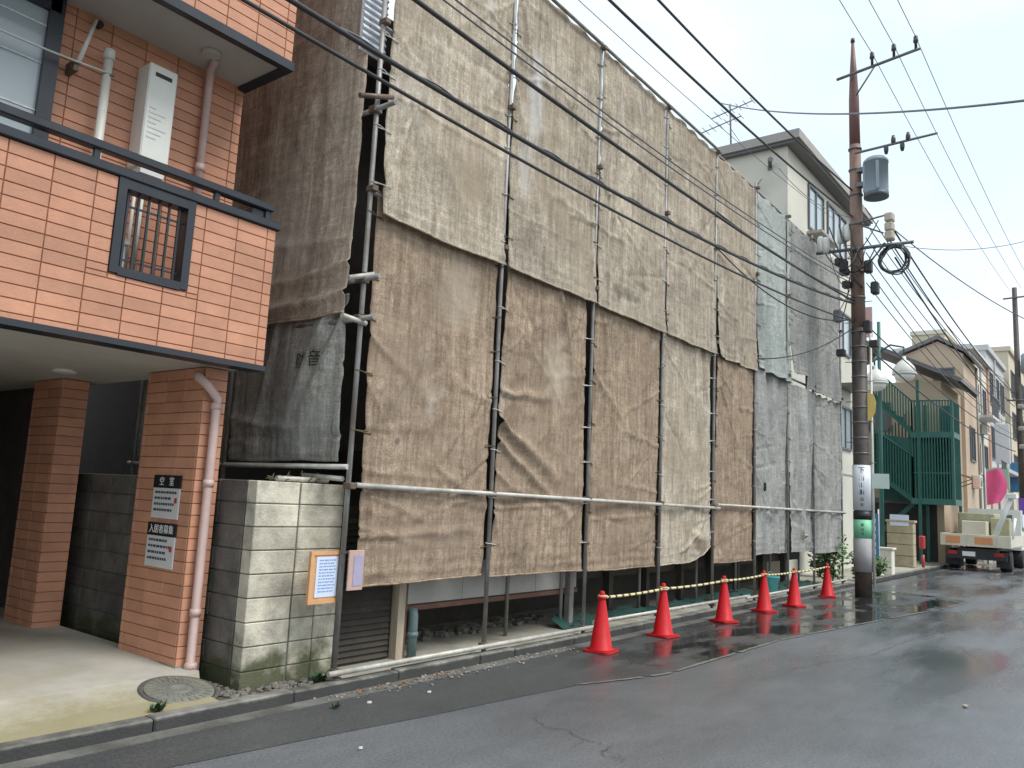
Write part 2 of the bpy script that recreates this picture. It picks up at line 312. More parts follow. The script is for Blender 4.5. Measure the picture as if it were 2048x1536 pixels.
PORCELAIN = mat('porcelain', (0.045, 0.043, 0.045), 0.3, 0.1, 4)
PORCWHITE = mat('white_porcelain', (0.62, 0.62, 0.57), 0.3, 0.1, 4)
BEIGEBOX = mat('beige_box', (0.46, 0.40, 0.32), 0.6, 0.15, 9)
BEIGE = mat('beige_wall', (0.62, 0.60, 0.515), 0.85, 0.05, 1.2, 0.2, 60, dirt=(0.48, 0.45, 0.38), dirt_amt=0.4, dirt_scale=0.8)
EAVE = mat('eave_grey', (0.36, 0.335, 0.31), 0.7, 0.1, 3)
PALEWALL = mat('cream_wall', (0.70, 0.67, 0.57), 0.85, 0.05, 1.2, dirt=(0.52, 0.47, 0.38), dirt_amt=0.5, dirt_scale=0.7)
TANWALL = mat('tan_wall', (0.50, 0.395, 0.285), 0.85, 0.07, 1.2, dirt=(0.40, 0.32, 0.24), dirt_amt=0.5)
ORANGEWALL = mat('orange_beige_wall', (0.56, 0.44, 0.32), 0.85, 0.05, 1.2)
PINKWALL = mat('pink_grey_wall', (0.55, 0.46, 0.43), 0.85, 0.07, 1.2)
GREYWALL = mat('pale_grey_wall', (0.50, 0.50, 0.50), 0.85, 0.07, 1.2)
YELLOWWALL = mat('yellow_beige_wall', (0.60, 0.53, 0.40), 0.85, 0.06, 1.2)
ROOFTILE = mat('grey_roof_tile', (0.19, 0.185, 0.195), 0.6, 0.2, 6, obj_var=0.15)
WINGLASS = glass_mat('window_glass', (0.10, 0.125, 0.14))
CURTAIN = mat('pale_curtain', (0.56, 0.60, 0.60), 0.5, 0.2, 5, stretch=(7, 7, 0.4))
WINFRAME = mat('window_frame_grey', (0.13, 0.13, 0.135), 0.45, 0.1, 5)
GREEN = mat('green_paint', (0.016, 0.110, 0.088), 0.5, 0.2, 4, dirt=(0.03, 0.09, 0.07), dirt_amt=0.5)
GREENPALE = mat('weathered_green_paint', (0.032, 0.125, 0.11), 0.5, 0.15, 4)
LAMPWHITE = mat('lamp_dome', (0.70, 0.71, 0.67), 0.35, 0.05, 5)
YELLOW = mat('yellow_sign', (0.72, 0.54, 0.16), 0.5, 0.06, 5)
GREENSIGN = mat('green_sign', (0.20, 0.55, 0.33), 0.5, 0.1, 5)
PALEGREENSIGN = mat('pale_green_sign', (0.62, 0.74, 0.69), 0.5, 0.06, 5)
POLESIGN = mat('pole_sign_white', (0.66, 0.69, 0.73), 0.5, 0.06, 5)
BLUESIGN = mat('blue_banner', (0.06, 0.20, 0.36), 0.6, 0.2, 5)
TRUCKCREAM = mat('truck_cream', (0.64, 0.60, 0.49), 0.45, 0.1, 4, dirt=(0.42, 0.36, 0.26), dirt_amt=0.5, dirt_scale=2)
TRUCKWHITE = mat('truck_white', (0.70, 0.72, 0.69), 0.4, 0.05, 4)
CHASSIS = mat('chassis_black', (0.018, 0.018, 0.021), 0.6, 0.2, 5)
RUBBER = mat('tyre_rubber', (0.022, 0.022, 0.022), 0.8, 0.15, 8)
REDLAMP = mat('red_lens', (0.34, 0.02, 0.02), 0.25, 0.05, 5)
ORANGELAMP = mat('orange_plate', (0.62, 0.27, 0.12), 0.4, 0.1, 5)
TARPGREEN = mat('olive_load', (0.38, 0.37, 0.24), 0.8, 0.2, 4)
PINKFLAG = mat('pink_flag', (0.84, 0.12, 0.30), 0.7, 0.08, 3)
PURPLEFLAG = mat('purple_flag', (0.16, 0.07, 0.36), 0.7, 0.08, 3)
AWNING = mat('brick_awning', (0.40, 0.22, 0.16), 0.7, 0.1, 3)
STONEPOST = mat('gatepost_stone', (0.43, 0.37, 0.25), 0.85, 0.2, 3, dirt=(0.25, 0.22, 0.13), dirt_amt=0.5, obj_var=0.1)
LEAF = mat('green_leaf', (0.060, 0.130, 0.030), 0.5, 0.45, 5)
LEAFDARK = mat('dark_leaf', (0.035, 0.075, 0.025), 0.5, 0.45, 5)
STEM = mat('plant_stem', (0.10, 0.08, 0.04), 0.8, 0.2, 5)
IRON = mat('cast_iron_lid', (0.17, 0.17, 0.145), 0.6, 0.2, 9, 0.6, 55, dirt=(0.26, 0.24, 0.15), dirt_amt=0.6, dirt_scale=4)
IRONRIM = mat('iron_rim', (0.09, 0.088, 0.08), 0.6, 0.2, 9)
SHUTTER = mat('corrugated_white', (0.66, 0.69, 0.74), 0.4, 0.06, 4, metal=0.1)
DARKHOUSE = mat('weathered_board_and_shade', (0.055, 0.048, 0.042), 0.85, 0.35, 4, 0.4, 30, obj_var=0.2)
TEALSHEET = mat('dark_teal_sheet', (0.022, 0.040, 0.045), 0.5, 0.2, 4)
GREENTUBE = mat('blue_green_plastic', (0.12, 0.18, 0.18), 0.5, 0.15, 6)
TURQ = mat('turquoise_plastic', (0.10, 0.46, 0.47), 0.5, 0.15, 6)
LITTER = mat('pale_litter', (0.62, 0.56, 0.50), 0.8, 0.15, 12)
DRYLEAF = mat('dry_leaf', (0.23, 0.13, 0.07), 0.8, 0.3, 12)
PEBBLE = mat('pebble', (0.20, 0.185, 0.16), 0.9, 0.3, 12, obj_var=0.3)
LIGHTLENS = mat('lamp_lens', (0.75, 0.75, 0.70), 0.4, 0.03, 5)
REDBOX = mat('red_enamel', (0.46, 0.05, 0.05), 0.4, 0.1, 5)

# ------------------------------------------------------------------ builders
ORG = {}
def setp(o, label=None, cat=None, group=None, kind=None):
    if label: o['label'] = label
    if cat: o['category'] = cat
    if group: o['group'] = group
    if kind: o['kind'] = kind
    return o
def thing(name, loc, label, cat, group=None):
    o = bpy.data.objects.new(name, None); COL.objects.link(o); o.location = loc; o.empty_display_size = 0.1
    ORG[o.name] = Vector(loc)
    return setp(o, label, cat, group)

class MB:
    """collects simple solids in world coordinates; build() links them as ONE mesh object"""
    def __init__(s): s.v = []; s.f = []; s.sm = []
    def add(s, vs, fs, smooth=False):
        k = len(s.v); s.v += [Vector(v) for v in vs]; s.f += [[i + k for i in f] for f in fs]; s.sm += [smooth] * len(fs)
        return s
    def box(s, x0, x1, y0, y1, z0, z1, rot=None, about=None):
        vs = [Vector((x, y, z)) for z in (z0, z1) for (x, y) in ((x0, y0), (x1, y0), (x1, y1), (x0, y1))]
        if rot is not None:
            c = Vector(about) if about is not None else Vector(((x0 + x1) / 2, (y0 + y1) / 2, (z0 + z1) / 2))
            vs = [rot @ (v - c) + c for v in vs]
        return s.add(vs, [[3, 2, 1, 0], [4, 5, 6, 7], [0, 1, 5, 4], [1, 2, 6, 5], [2, 3, 7, 6], [3, 0, 4, 7]])
    def bbox(s, x0, x1, y0, y1, z0, z1, b=0.006):
        """box with chamfered edges"""
        bm = bmesh.new(); bmesh.ops.create_cube(bm, size=1)
        for v in bm.verts: v.co = Vector(((x0 + x1) / 2 + v.co.x * (x1 - x0), (y0 + y1) / 2 + v.co.y * (y1 - y0), (z0 + z1) / 2 + v.co.z * (z1 - z0)))
        bmesh.ops.bevel(bm, geom=bm.edges[:], offset=b, segments=1, affect='EDGES')
        bm.verts.index_update()
        s.add([v.co.copy() for v in bm.verts], [[v.index for v in f.verts] for f in bm.faces]); bm.free(); return s
    def tube(s, pts, r, n=10, cap=True, smooth=True):
        pts = [Vector(p) for p in pts]; rs = r if isinstance(r, (list, tuple)) else [r] * len(pts)
        vs = []; m = len(pts); side = None
        for i, p in enumerate(pts):
            d = (pts[min(i + 1, m - 1)] - pts[max(i - 1, 0)]).normalized()
            if side is None: side = d.orthogonal().normalized()
            else:
                side = side - d * side.dot(d); side = side.normalized() if side.length > 1e-6 else d.orthogonal().normalized()
            up = d.cross(side)
            for k in range(n):
                a = 2 * math.pi * k / n; vs.append(p + (side * math.cos(a) + up * math.sin(a)) * rs[i])
        fs = [[i * n + k, i * n + (k + 1) % n, (i + 1) * n + (k + 1) % n, (i + 1) * n + k] for i in range(m - 1) for k in range(n)]
        s.add(vs, fs, smooth)
        if cap:
            k0 = len(s.v) - m * n
            s.f.append([k0 + k for k in reversed(range(n))]); s.f.append([k0 + (m - 1) * n + k for k in range(n)]); s.sm += [False, False]
        return s
    def lathe(s, prof, c, n=24, axis='Z', smooth=True):
        """prof = [(radius, height)] turned about an axis through c"""
        vs = []
        for (r, h) in prof:
            for k in range(n):
                a = 2 * math.pi * k / n; x, y = r * math.cos(a), r * math.sin(a)
                vs.append(Vector(c) + (Vector((x, y, h)) if axis == 'Z' else Vector((x, h, y)) if axis == 'Y' else Vector((h, x, y))))
        m = len(prof)
        fs = [[i * n + k, i * n + (k + 1) % n, (i + 1) * n + (k + 1) % n, (i + 1) * n + k] for i in range(m - 1) for k in range(n)]
        s.add(vs, fs, smooth)
        k0 = len(s.v) - m * n
        if prof[0][0] > 1e-4: s.f.append([k0 + k for k in reversed(range(n))]); s.sm.append(False)
        if prof[-1][0] > 1e-4: s.f.append([k0 + (m - 1) * n + k for k in range(n)]); s.sm.append(False)
        return s
    def prism(s, poly, axis, a, b):
        """closed polygon (two coordinates) pushed along axis from a to b"""
        def P(p, t): return {'X': (t, p[0], p[1]), 'Y': (p[0], t, p[1]), 'Z': (p[0], p[1], t)}[axis]
        m = len(poly); vs = [P(p, a) for p in poly] + [P(p, b) for p in poly]
        return s.add(vs, [list(reversed(range(m))), list(range(m, 2 * m))] + [[i, (i + 1) % m, m + (i + 1) % m, m + i] for i in range(m)])
    def build(s, name, m, parent=None, kind=None, label=None, fix=True):
        me = bpy.data.meshes.new(name)
        o = bpy.data.objects.new(name, me); COL.objects.link(o)
        org = Vector((0, 0, 0))
        if parent is not None:
            o.parent = parent; org = ORG.get(parent.name, org)
        ORG[o.name] = org
        me.from_pydata([v - org for v in s.v], [], s.f)
        me.polygons.foreach_set('use_smooth', s.sm)
        if fix:
            bm = bmesh.new(); bm.from_mesh(me); bmesh.ops.recalc_face_normals(bm, faces=bm.faces); bm.to_mesh(bm and me); bm.free()
        me.materials.append(m); me.update()
        if kind: o['kind'] = kind
        if label: o['label'] = label
        return o
def single(name, mb, m, label, cat, group=None):
    return setp(mb.build(name, m), label, cat, group)
def struct(name, mb, m): return mb.build(name, m, kind='structure')

PIECE = {}
def piece(name, mesh_key, make, m, parent, loc, rotz=0.0):
    """a small alike piece: shares mesh data, placed by its own location"""
    if mesh_key not in PIECE:
        mb = MB(); make(mb); me = bpy.data.meshes.new(name); me.from_pydata(mb.v, [], mb.f)
        me.polygons.foreach_set('use_smooth', mb.sm)
        bm = bmesh.new(); bm.from_mesh(me); bmesh.ops.recalc_face_normals(bm, faces=bm.faces); bm.to_mesh(me); bm.free()
        me.materials.append(m); PIECE[mesh_key] = me
    o = bpy.data.objects.new(name, PIECE[mesh_key]); COL.objects.link(o)
    o.parent = parent; o.location = Vector(loc) - ORG.get(parent.name, Vector((0, 0, 0))); o.rotation_euler = (0, 0, rotz)
    return o
def copy_tree(o, parent=None):
    c = o.copy(); COL.objects.link(c)
    if parent is not None: c.parent = parent
    for ch in list(o.children): copy_tree(ch, c)
    return c
def text_mesh(body, size, extrude, align='CENTER'):
    cu = bpy.data.curves.new('lettering', 'FONT'); cu.body = body; cu.size = size; cu.extrude = extrude
    cu.align_x = align; cu.align_y = 'CENTER'
    tmp = bpy.data.objects.new('lettering', cu); COL.objects.link(tmp)
    dg = bpy.context.evaluated_depsgraph_get(); me = bpy.data.meshes.new_from_object(tmp.evaluated_get(dg))
    bpy.data.objects.remove(tmp); me.materials.clear(); return me
def text(body, size, loc, rot, m, parent, name='lettering', extrude=0.001, align='CENTER', sx=1.0):
    me = text_mesh(body, size, extrude, align); me.materials.append(m)
    o = bpy.data.objects.new(name, me); COL.objects.link(o)
    o.parent = parent; o.location = Vector(loc) - ORG.get(parent.name, Vector((0, 0, 0))); o.rotation_euler = rot; o.scale = (sx, 1, 1)
    return o
FRONT = (R(90), 0, 0)          # readable from the street (faces -Y)
LEFTW = (R(90), 0, R(-90))     # readable from the left (faces -X)

def fbm(x, y, z=0.0, o=4):
    s, a, f = 0.0, 0.5, 1.0
    for _ in range(o): s += a * noise.noise(Vector((x * f, y * f, z + 7.3 * f))); a *= 0.5; f *= 2.03
    return s

# ------------------------------------------------------------------ the ground
mb = MB(); mb.add([(-300, -300, -.04), (400, -300, -.04), (400, 300, -.04), (-300, 300, -.04)], [[0, 1, 2, 3]]); struct('ground', mb, EARTH)
mb = MB(); mb.add([(-60, -4.0, 0), (220, -4.0, 0), (220, 5.40, 0), (-60, 5.40, 0)], [[0, 1, 2, 3]]); struct('road', mb, ROAD)
# the older, darker strip of asphalt between gutter and seam
seam = [(-40, 5.02), (-5, 4.95), (2.0, 4.84), (2.92, 4.79), (4.0, 4.66), (5.03, 4.51), (5.9, 4.42), (6.85, 4.30), (7.4, 4.12), (8.0, 3.95), (9.6, 3.93), (11.35, 3.90), (13.5, 3.66), (15.8, 3.36), (18.6, 2.99), (20.4, 2.9)]
top_edge = [(20.6, 5.38), (-40, 5.38)]
mb = MB(); poly = seam + [(20.9, 3.8), (21.0, 4.6)] + top_edge
mb.add([(x, y, .004) for x, y in poly], [list(range(len(poly)))]); struct('road_patch', mb, STRIP)
mb = MB()
rnd = random.Random(3)
fine = []
for (a, b) in zip(seam[7:], seam[8:]):
    k = max(2, int(abs(b[0] - a[0]) / 0.10))
    fine += [(a[0] + (b[0] - a[0]) * t / k, a[1] + (b[1] - a[1]) * t / k) for t in range(k)]
vs = []; fs = []
for i, (x, y) in enumerate(fine):
    w = 0.014 + 0.012 * rnd.random(); j = 0.015 * (rnd.random() - .5)
    vs += [(x, y - w + j, .0085), (x, y + w + j, .0085)]
    if i and rnd.random() > 0.12: fs.append([2 * i - 2, 2 * i, 2 * i + 1, 2 * i - 1])
mb.add(vs, fs); struct('road_seam', mb, JOINTLINE)
def crack(path, w, name='road_crack'):
    """a jagged open crack in the asphalt"""
    pts = []; r2 = random.Random(len(path) * 13 + int(path[0][0] * 100))
    for (a, b) in zip(path, path[1:]):
        k = max(3, int(math.dist(a, b) / 0.045))
        for t in range(k):
            pts.append((a[0] + (b[0] - a[0]) * t / k + r2.uniform(-.022, .022), a[1] + (b[1] - a[1]) * t / k + r2.uniform(-.022, .022)))
    mbx = MB(); vs = []; fs = []
    for i, p in enumerate(pts):
        q = pts[min(i + 1, len(pts) - 1)]; o_ = pts[max(i - 1, 0)]
        d = Vector((q[0] - o_[0], q[1] - o_[1], 0)); nrm = Vector((-d.y, d.x, 0)).normalized() * w * .26 * r2.uniform(.25, 1.5)
        vs += [Vector((p[0], p[1], .0095)) + nrm, Vector((p[0], p[1], .0095)) - nrm]
        if i: fs.append([2 * i - 2, 2 * i - 1, 2 * i + 1, 2 * i])
    mbx.add(vs, fs); return struct(name, mbx, CRACK)
crack([(5.55, 3.90), (5.42, 3.72), (5.45, 3.52), (5.36, 3.30), (5.33, 3.08)], .011)
crack([(5.33, 3.08), (5.20, 3.06), (5.12, 2.98), (5.16, 2.86), (5.02, 2.80)], .010)
crack([(5.20, 3.06), (5.24, 2.95), (5.16, 2.86)], .008)
crack([(5.36, 3.30), (5.10, 3.22)], .006)
crack([(9.4, 3.1), (11.2, 2.7), (13.4, 2.6), (16.0, 2.2)], .010)
crack([(12.0, 1.6), (13.1, 2.0), (13.4, 2.6)], .008)
mb = MB(); mb.box(-40, 21.5, 5.35, 5.505, -.03, .010); struct('gutter', mb, GUTTER)
kerb = MB().box(-40, 60, 5.53, 5.60, -.03, .060).build('kerb', MORTAR, kind='structure')
x = -4.0; k = 0
krn = random.Random(11)
while x < 34:
    Lk = 1.2 if x < 5.8 else 0.6
    key = 'kerbL' if Lk > 1 else 'kerbS'
    if 21.4 < x < 22.4: x += Lk; continue
    o = piece('kerb_stone', key, lambda m_, L=Lk: m_.bbox(0.004, L - 0.004, 0, .13, -.03, .105, .012), KERB, kerb, (x, 5.50 + krn.uniform(-.006, .006), krn.uniform(-.008, .004)))
    x += Lk
mb = MB(); mb.box(5.02, 60, 5.62, 9.0, -.03, .070); struct('pavement', mb, WALK)
# carport slab: low at the kerb, higher at the pillars
mb = MB(); ys = [(5.62, .098), (5.9, .118), (6.3, .185), (6.9, .205), (17.0, .24)]
vs = []; fs = []
NX = 12
for i, (y, z) in enumerate(ys):
    for j in range(NX + 1): vs.append((-6 + (10.02 - 0.0) * j / NX - (0.22 if (j == NX and i < 2) else 0), y, z))
for i in range(len(ys) - 1):
    for j in range(NX): fs.append([i * (NX + 1) + j, i * (NX + 1) + j + 1, (i + 1) * (NX + 1) + j + 1, (i + 1) * (NX + 1) + j])
mb.add(vs, fs); struct('carport_floor', mb, CONC)
mb = MB().box(3.78, 4.30, 5.62, 10.4, -.03, .055); struct('soil', mb, EARTH)

# ------------------------------------------------------------------ tiled house on the left
house = thing('tiled_house', (0.6, 8.0, 0), 'terracotta tiled house with an overhanging balcony above an open carport', 'house')
def tiles(part, face, a0, a1, z0, z1, plane, hole=None, pw=.303, ph=.1005, objs_from=None, edge=.09, proud=.012):
    """rows of siding tiles on a wall core; face 'F' looks to -Y, 'L' looks to -X. The far ones go into one part."""
    rest = MB(); rt = 0
    cols = []; a = a1
    w = edge if edge else pw
    while a > a0 + .01:
        b = max(a0, a - w); cols.append((b, a)); a = b; w = pw
    rows = []; z = z1
    while z > z0 + .01:
        b = max(z0, z - ph); rows.append((b, z)); z = b
    cells = []
    for (b, a) in cols:
        for (u, t) in rows:
            if hole and b < hole[1] and a > hole[0] and u < hole[3] and t > hole[2]:
                xs = sorted({b, a} | {q for q in hole[:2] if b < q < a}); zs = sorted({u, t} | {q for q in hole[2:] if u < q < t})
                cells += [(x0_, x1_, y0_, y1_) for x0_, x1_ in zip(xs, xs[1:]) for y0_, y1_ in zip(zs, zs[1:])]
            else: cells.append((b, a, u, t))
    j = .003
    for (b, a, u, t) in cells:
        if True:
            c = ((a + b) / 2, (u + t) / 2)
            if hole and hole[0] < c[0] < hole[1] and hole[2] < c[1] < hole[3]: continue
            wd, ht = a - b - 2 * j, t - u - 2 * j
            if wd < .02 or ht < .02: continue
            def mk(m_, wd=wd, ht=ht):
                e = .0028; h, v_ = wd / 2, ht / 2
                back = [(-h, 0, -v_), (h, 0, -v_), (h, 0, v_), (-h, 0, v_)]; mid = [(x_, -proud * .55, z_) for x_, _, z_ in back]
                fr = [(-h + e, -proud, -v_ + e), (h - e, -proud, -v_ + e), (h - e, -proud, v_ - e), (-h + e, -proud, v_ - e)]
                m_.add(back + mid + fr, [[8, 9, 10, 11]] + [[4 + i, 4 + (i + 1) % 4, 8 + (i + 1) % 4, 8 + i] for i in range(4)] + [[i, (i + 1) % 4, 4 + (i + 1) % 4, 4 + i] for i in range(4)])
            loc = (c[0], plane, c[1]) if face == 'F' else (plane, c[0], c[1])
            if objs_from is None or (c[0] >= objs_from[0] and objs_from[1] <= c[1] <= objs_from[2]):
                piece('tile', ('tile', round(wd, 3), round(ht, 3)), mk, TILE, part, loc, 0 if face == 'F' else -math.pi / 2)
            else:
                t_ = MB(); mk(t_); rest.add([(v.x + loc[0], v.y + loc[1], v.z + loc[2]) if face == 'F' else (loc[0] + v.y, loc[1] - v.x, loc[2] + v.z) for v in t_.v], t_.f); rt += 1
    if rt: rest.build('tile_field', TILE, part, kind='stuff')

HX0, HX1 = -3.0, 4.20
WH = (2.77, 3.39, 3.30, 4.03)        # grille opening in the parapet
mb = MB(); mb.box(HX0, WH[0], 6.062, 6.20, 2.80, 4.05); mb.box(WH[1], HX1 - .01, 6.062, 6.20, 2.80, 4.05)
mb.box(WH[0] - .001, WH[1] + .001, 6.063, 6.199, 2.80, WH[2])
mb.box(HX1 - .15, HX1 - .011, 6.2, 6.78, 2.80, 4.05)
parapet = mb.build('balcony_wall', JOINT, house)
tiles(parapet, 'F', HX0, HX1, 2.80, 4.05, 6.062, hole=(WH[0] - .012, WH[1] + .012, WH[2] - .013, 4.1), objs_from=(1.3, 0, 9))
mb = MB().box(HX0, HX1 + .01, 6.035, 6.235, 2.755, 2.80); mb.build('drip_trim', BLACKTRIM, parapet)
mb = MB().bbox(HX0, HX1 + .03, 6.02, 6.24, 4.052, 4.125, .008); mb.build('coping', BLACKTRIM, parapet)
rail = MB().bbox(HX0, HX1 - .02, 6.075, 6.165, 4.225, 4.295, .01).build('balcony_rail', BLACKTRIM, house)
for xx in (0.6, 1.6, 2.60, 3.62, 4.13): MB().box(xx - .022, xx + .022, 6.10, 6.14, 4.12, 4.228).build('rail_post', BLACKTRIM, rail)
MB().bbox(3.98, HX1 - .01, 6.12, 6.75, 4.13, 4.225, .006).build('rail_return', BLACKTRIM, rail)
gf = MB()
a0, a1, b0, b1 = WH; ff = .055
gf.box(a0 - ff * .2, a0 + ff, 6.035, 6.17, b0, b1 + .02); gf.box(a1 - ff, a1 + ff * .2, 6.035, 6.17, b0, b1 + .02)
gf.box(a0 + ff, a1 - ff, 6.036, 6.169, b0 - .012, b0 + ff); gf.box(a0 + ff, a1 - ff, 6.036, 6.169, b1 - ff, b1 + .018)
grille = gf.build('grille_frame', BLACKTRIM, house)
for i in range(6):
    xg = a0 + ff + (a1 - a0 - 2 * ff) * (i + .5) / 6
    MB().box(xg - .008, xg + .008, 6.09, 6.11, b0 + ff, b1 - ff).build('grille_bar', BLACKTRIM, grille)
for zg in (3.43, 3.86): MB().box(a0 + ff, a1 - ff, 6.102, 6.112, zg - .008, zg + .008).build('grille_rail', BLACKTRIM, grille)
# balcony slab, its soffit over the carport, and the recessed wall of the upper floor
MB().box(HX0, HX1 - .02, 6.21, 17.2, 2.78, 2.92).build('carport_ceiling', SOFFIT, house)
mb = MB(); mb.box(HX0, HX1, 6.812, 14, 2.95, 5.66); mb.box(HX0, -.6, 7.2, 17.2, .05, 2.778)  # second box: unseen carport side wall, added to keep light out
upper = mb.build('upper_wall_and_light_stop', JOINT, house)
tiles(upper, 'F', HX0, HX1, 2.96, 5.66, 6.812, hole=(-.1, 2.47, 2.9, 5.62), objs_from=(2.3, 3.95, 9))
MB().box(-.6, 4.14, 17.0, 17.2, 0, 2.778).build('back_wall', DARKHOUSE, house)  # near-black colour stands in for the deep shade at the carport's back
MB().box(4.02, 4.14, 9.5, 17.0, 0, 2.778).build('inner_wall', DARKHOUSE, house)  # same near-black, carport shade put into the wall colour
mb = MB(); mb.box(HX0, HX1 - .01, 6.062, 14, 5.68, 9.0)
fascia = mb.build('upper_storey', JOINT, house)
tiles(fascia, 'F', HX0, HX1, 5.69, 9.0, 6.062, objs_from=(2.2, 0, 6.75))
mb = MB(); mb.box(HX0, HX1 + .015, 6.03, 6.11, 5.605, 5.69); mb.box(HX1 - .07, HX1 + .015, 6.11, 6.8, 5.605, 5.68)
mb.build('soffit_trim', BLACKTRIM, fascia)
MB().box(HX0, HX1 - .07, 6.11, 6.82, 5.64, 5.675).build('soffit', SOFFIT, fascia)
MB().lathe([(.075, 0), (.085, .02), (.085, .035)], (3.62, 6.45, 5.605), 20).build('soffit_light', SOFFIT, fascia)
# sliding window on the upper floor
mb = MB(); mb.box(1.9, 2.44, 6.70, 6.815, 5.46, 5.62); mb.box(2.36, 2.47, 6.70, 6.815, 3.0, 5.62); mb.box(-.1, 1.9, 6.70, 6.815, 5.46, 5.62); mb.box(-.1, 0, 6.7, 6.815, 3.0, 5.46); mb.box(1.2, 1.27, 6.72, 6.8, 3.0, 5.46)
win = mb.build('sliding_window', BLACKTRIM, house)
mb = MB(); mb.box(0, 1.2, 6.765, 6.785, 3.0, 5.46); mb.box(1.27, 2.36, 6.745, 6.765, 3.0, 5.46); mb.build('pane', glass_mat('balcony_glass', (0.33, 0.38, 0.40), .08), win)
mb = MB()
for i in range(40):
    xc = 0.02 + i * .0585; mb.tube([(xc, 6.80, 3.0), (xc, 6.80, 5.4)], .022, 6)
for zz in (4.6, 5.0, 5.32): mb.box(1.27, 2.36, 6.738, 6.744, zz, zz + .012)
mb.build('blind', CURTAIN, win)
# things on the balcony wall
hb = thing('water_heater', (3.28, 6.7, 4.1), 'tall cream water heater box fixed on the balcony wall of the tiled house', 'heater')
MB().bbox(3.145, 3.405, 6.58, 6.80, 4.42, 5.36, .012).build('casing', WHITEBOX, hb)
MB().box(3.20, 3.35, 6.575, 6.585, 5.25, 5.285).build('exhaust_slot', BLACKSIGN, hb)
mb = MB()
for i in range(7):
    zz = 4.95 - i * .045; mb.box(3.18, 3.18 + .06 + .13 * ((i * 37) % 10) / 10, 6.576, 6.581, zz, zz + .014)
mb.build('printed_lines', SIGNGREY, hb, kind='stuff')
MB().box(3.17, 3.38, 6.59, 6.795, 4.36, 4.42).build('pipe_cover', SIGNGREY, hb)
for xx in (3.2, 3.27, 3.34): MB().tube([(xx, 6.7, 4.37), (xx, 6.72, 3.5)], .016, 8).build('pipe', WHITEPVC, hb)
lp = thing('laundry_post', (2.80, 6.62, 3.0), 'white laundry post standing on the balcony beside the window', 'post')
MB().tube([(2.83, 6.66, 3.0), (2.83, 6.66, 5.28)], .037, 14).build('pole', WHITEPVC, lp)
MB().lathe([(.046, 0), (.046, .09), (.03, .10)], (2.83, 6.66, 5.235), 16).build('cap', WHITEPVC, lp)
MB().tube([(2.80, 6.66, 5.10), (2.87, 6.61, 5.10)], .012, 8).build('hook', ARMSTEEL, lp)
rp_ = [Vector((2.83 - 2.2 * t, 6.63 - .1 * t, 5.11 - .10 * math.sin(math.pi * t) + .10 * t)) for t in [i / 16 for i in range(17)]]
single('clothes_line', MB().tube(rp_, .009, 6), WIREPALE, 'pale clothes line running from the white laundry post past the window', 'rope')
br = thing('drying_arm', (2.62, 6.74, 5.3), 'weathered folding drying arm leaning on the tiled wall right of the window', 'bracket')
MB().tube([(2.715, 6.71, 5.56), (2.60, 6.67, 5.10)], [.013, .022], 10).build('arm', WHITEPVC, br)
MB().box(2.56, 2.60, 6.64, 6.80, 5.02, 5.11).build('foot', CLAMP, br)
MB().lathe([(.032, 0), (.032, .05), (.02, .06)], (2.76, 6.74, 5.56), 14, 'Y').build('wall_socket', BLACKSIGN, br)
dp = thing('upper_downpipe', (3.79, 6.75, 4.1), 'pink drainpipe on the balcony wall right of the water heater', 'drainpipe')
MB().tube([(3.79, 6.74, 3.0), (3.79, 6.74, 5.50), (3.76, 6.68, 5.60), (3.70, 6.5, 5.635)], .036, 14).build('pipe', PINKPIPE, dp)
MB().lathe([(.044, 0), (.044, .07)], (3.79, 6.74, 4.62), 14).build('collar', PINKPIPE, dp)
# clutter seen through the balcony grille
bb = thing('balcony_cabinet', (3.05, 6.55, 2.95), 'grey storage box with white lid standing behind the balcony grille', 'box')
MB().bbox(2.70, 3.02, 6.35, 6.7, 2.95, 3.62, .01).build('body', SIGNGREY, bb)
MB().bbox(2.68, 3.04, 6.33, 6.72, 3.62, 3.67, .008).build('lid', WHITEBOX, bb)
# pillars
mb = MB(); mb.box(3.912, 4.118, 6.482, 7.45, .12, 2.775)
p1 = mb.build('pillar', JOINT, house)
tiles(p1, 'L', 6.470, 7.45, .20, 2.775, 3.912, edge=.05)
tiles(p1, 'F', 3.90, 4.13, .20, 2.775, 6.482, edge=None, pw=.23)
MB().box(3.895, 4.12, 6.462, 7.46, .10, .205).build('plinth', KERB, p1)
mb = MB(); mb.box(3.752, 4.018, 8.912, 9.6, .12, 2.775)
p2 = mb.build('pillar', JOINT, house)
tiles(p2, 'L', 8.90, 9.6, .20, 2.775, 3.752, edge=.05)
tiles(p2, 'F', 3.74, 4.02, .20, 2.775, 8.912, edge=None, pw=.28)
dl = MB().lathe([(.10, 0), (.115, .012), (.115, .03)], (3.46, 8.22, 2.752), 24).build('ceiling_light', LIGHTLENS, house)
dp2 = thing('downpipe', (3.96, 6.42, .2), 'pink drainpipe running down the carport pillar to the concrete', 'drainpipe')
MB().tube([(3.86, 6.52, 2.70), (3.80, 6.40, 2.66), (3.88, 6.38, 2.60), (4.00, 6.40, 2.50), (4.00, 6.405, 2.40), (4.00, 6.41, 1.4), (4.00, 6.41, .24), (3.99, 6.37, .18)], .039, 14).build('pipe', PINKPIPE, dp2)
for zz in (.62, 1.72, 2.40): MB().lathe([(.047, 0), (.047, .06)], (4.00, 6.41, zz), 14).build('collar', PINKPIPE, dp2)
MB().lathe([(.055, 0), (.055, .05), (.044, .07)], (4.0, 6.4, .17), 14).build('shoe', PINKPIPE, dp2)
